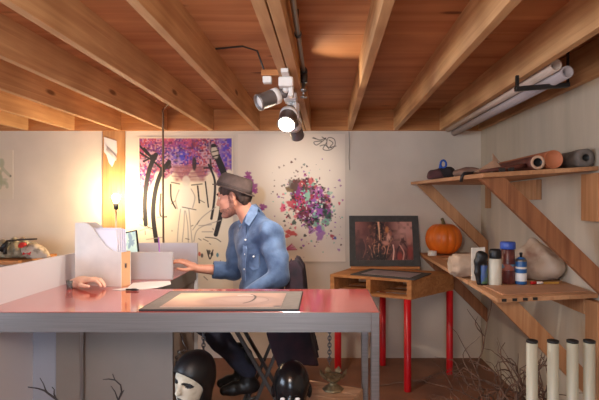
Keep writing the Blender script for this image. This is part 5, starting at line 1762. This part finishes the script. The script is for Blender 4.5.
# collar flaps, placket, buttons and pocket follow the shirt surface seen from the camera side
from mathutils.bvhtree import BVHTree
bv = BVHTree.FromPolygons([tuple(p) for p in V_], [tuple(map(int, q)) for q in F_])
def on(u, v, off=.003):
    """point of the shirt's front seen at (u, v)"""
    o = Vector((0, 0, CAMZ)); d = (at(u, v, 3.0) - o).normalized()
    h = bv.ray_cast(o, d)
    if h[0] is None:
        h = bv.find_nearest(at(u, v, 2.98))
    n = h[1] if h[1].dot(d) < 0 else -h[1]
    return h[0] + n * off, n
def strip(pts, w, th, name, mt, par):
    m = MB(); P = [on(u, v, .002) for u, v in pts]; rows = []
    for i, (p, n) in enumerate(P):
        t = (P[min(i + 1, len(P) - 1)][0] - P[max(i - 1, 0)][0]).normalized(); x = t.cross(n).normalized()
        rows.append((p - x * w / 2 - n * .006, p + x * w / 2 - n * .006, p + x * w / 2 + n * th, p - x * w / 2 + n * th))
    o = len(m.v)
    for r in rows: m.v += [tuple(q) for q in r]
    for i in range(len(rows) - 1):
        for k in range(4):
            l = (k + 1) % 4
            m.face((o + i * 4 + k, o + i * 4 + l, o + i * 4 + 4 + l, o + i * 4 + 4 + k))
    m.face((o, o + 1, o + 2, o + 3)); e = o + 4 * (len(rows) - 1); m.face((e, e + 1, e + 2, e + 3))
    return m.build(name, mt, par)
den_l = mat('pale denim', (96, 116, 148), .9, vary=.12, scale=30)
den_d = mat('denim seam', (50, 68, 98), .9)
strip([(244.5, 226), (245, 236), (245.2, 248), (244.6, 260), (244.4, 272), (245, 282)], .03, .003, 'placket', den_l, shirt)
m = MB()
for u, v in ((246, 240), (245.6, 254), (245.2, 269), (254, 256.5)):
    p, n = on(u, v, .006); m.lathe([(0, -.004), (.0055, -.004), (.0055, .003), (0, .004)], p, 12, n)
m.build('buttons', M['white'], shirt)
P = [on(u, v, .003) for u, v in ((249.5, 253), (259.5, 254.5), (259, 268), (253.5, 270.5), (249, 267))]
m = MB(); m.prism([p - n * .008 for p, n in P], P[2][1] * .0105); m.build('pocket', den, shirt)
m = MB()
def flap(pts, mb):
    mid = sum((Vector(p) for p in pts), Vector()) / len(pts)
    n = (Vector(pts[1]) - Vector(pts[0])).cross(Vector(pts[2]) - Vector(pts[0])).normalized()
    mb.prism([Vector(p) - n * .002 for p in pts], n * .005)
flap([at(251.5, 205, 2.995), at(258, 208, 3.0), at(257, 214, 2.965), at(249, 226, 2.915), at(244.5, 222, 2.93), at(247, 213, 2.965)], m)
flap([at(251.5, 205, 2.995), at(258, 208, 3.0), at(262, 214, 3.02), at(262, 211, 3.12), at(256, 204, 3.13)], m)
flap([at(240.5, 217, 3.10), at(243, 221, 3.05), at(240, 228, 3.03), at(237.5, 223, 3.08)], m)
m.build('collar', den_l, shirt)
# lighter undershirt at the open neck is hidden; stitched cuff edge
# jeans
s = SDF((-1.03, 2.72, .2), (-.2, 3.4, .88), .006)
s.ell(pelvis, (.13, .17, .105), (cf, cl, Vector((0, 0, 1))), k=.04)
for hp_, kn, an in ((hpL, knL, anL), (hpR, knR, anR)):
    s.cone(hp_, kn, .094, .070, .03)
    s.cone(kn, kn.lerp(an, .35), .068, .064, .02); s.cone(kn.lerp(an, .35), kn.lerp(an, .97), .064, .054, .02)
s.disp(lambda x, y, z: .004 * np.sin(60 * z + 30 * x) * np.sin(25 * x - 18 * y))
s.half((0, 0, SZ + .002), (0, 0, -1)) if False else None
sdf_add(MB(), s).build('jeans', mat('dark navy jeans', (36, 38, 54), .9, vary=.15, scale=20), person)
# shoes
for an, toe in ((anL, at(223, 392, 2.9)), (anR, at(220, 384.5, 3.06))):
    s = SDF(an - Vector((.24, .12, .15)), an + Vector((.12, .12, .19)), .0045)
    zt = .1915
    d = Vector((toe.x - an.x, toe.y - an.y, 0)).normalized()
    sz = toe.z - .02
    heel = Vector((an.x, an.y, sz + .035)) - d * .03; toe_ = Vector((toe.x, toe.y, sz + .028)) - d * -.02
    s.cone(heel, heel.lerp(toe_, .6), .038, .040, .02); s.cone(heel.lerp(toe_, .6), toe_ - d * .03, .042, .030, .02)
    s.cone(an + Vector((-.03, 0, .10)), heel + Vector((0, 0, .01)) + d * .03, .052, .046, .03)
    s.half((0, 0, sz), (0, 0, -1))
    sdf_add(MB(), s).build('shoe', M['black'], person)
# ================================================================== camera and view
cd = bpy.data.cameras.new('camera')
cam = bpy.data.objects.new('camera', cd)
COL.objects.link(cam)
cam.location = (0, 0, CAMZ)
cam.rotation_euler = (math.pi / 2, 0, 0)
cd.sensor_width = 36
cd.sensor_fit = 'HORIZONTAL'
cd.lens = FPX / 599 * 36
cd.shift_x = -(VU - 299.5) / 599
cd.shift_y = (VV - 200) / 599
cd.clip_start = .02
SC.camera = cam
vs = SC.view_settings
SC.display_settings.display_device = 'sRGB'
vs.view_transform = 'Standard'
vs.look = 'None'
vs.gamma = 1
vs.use_curve_mapping = False
vs.exposure = 0.4
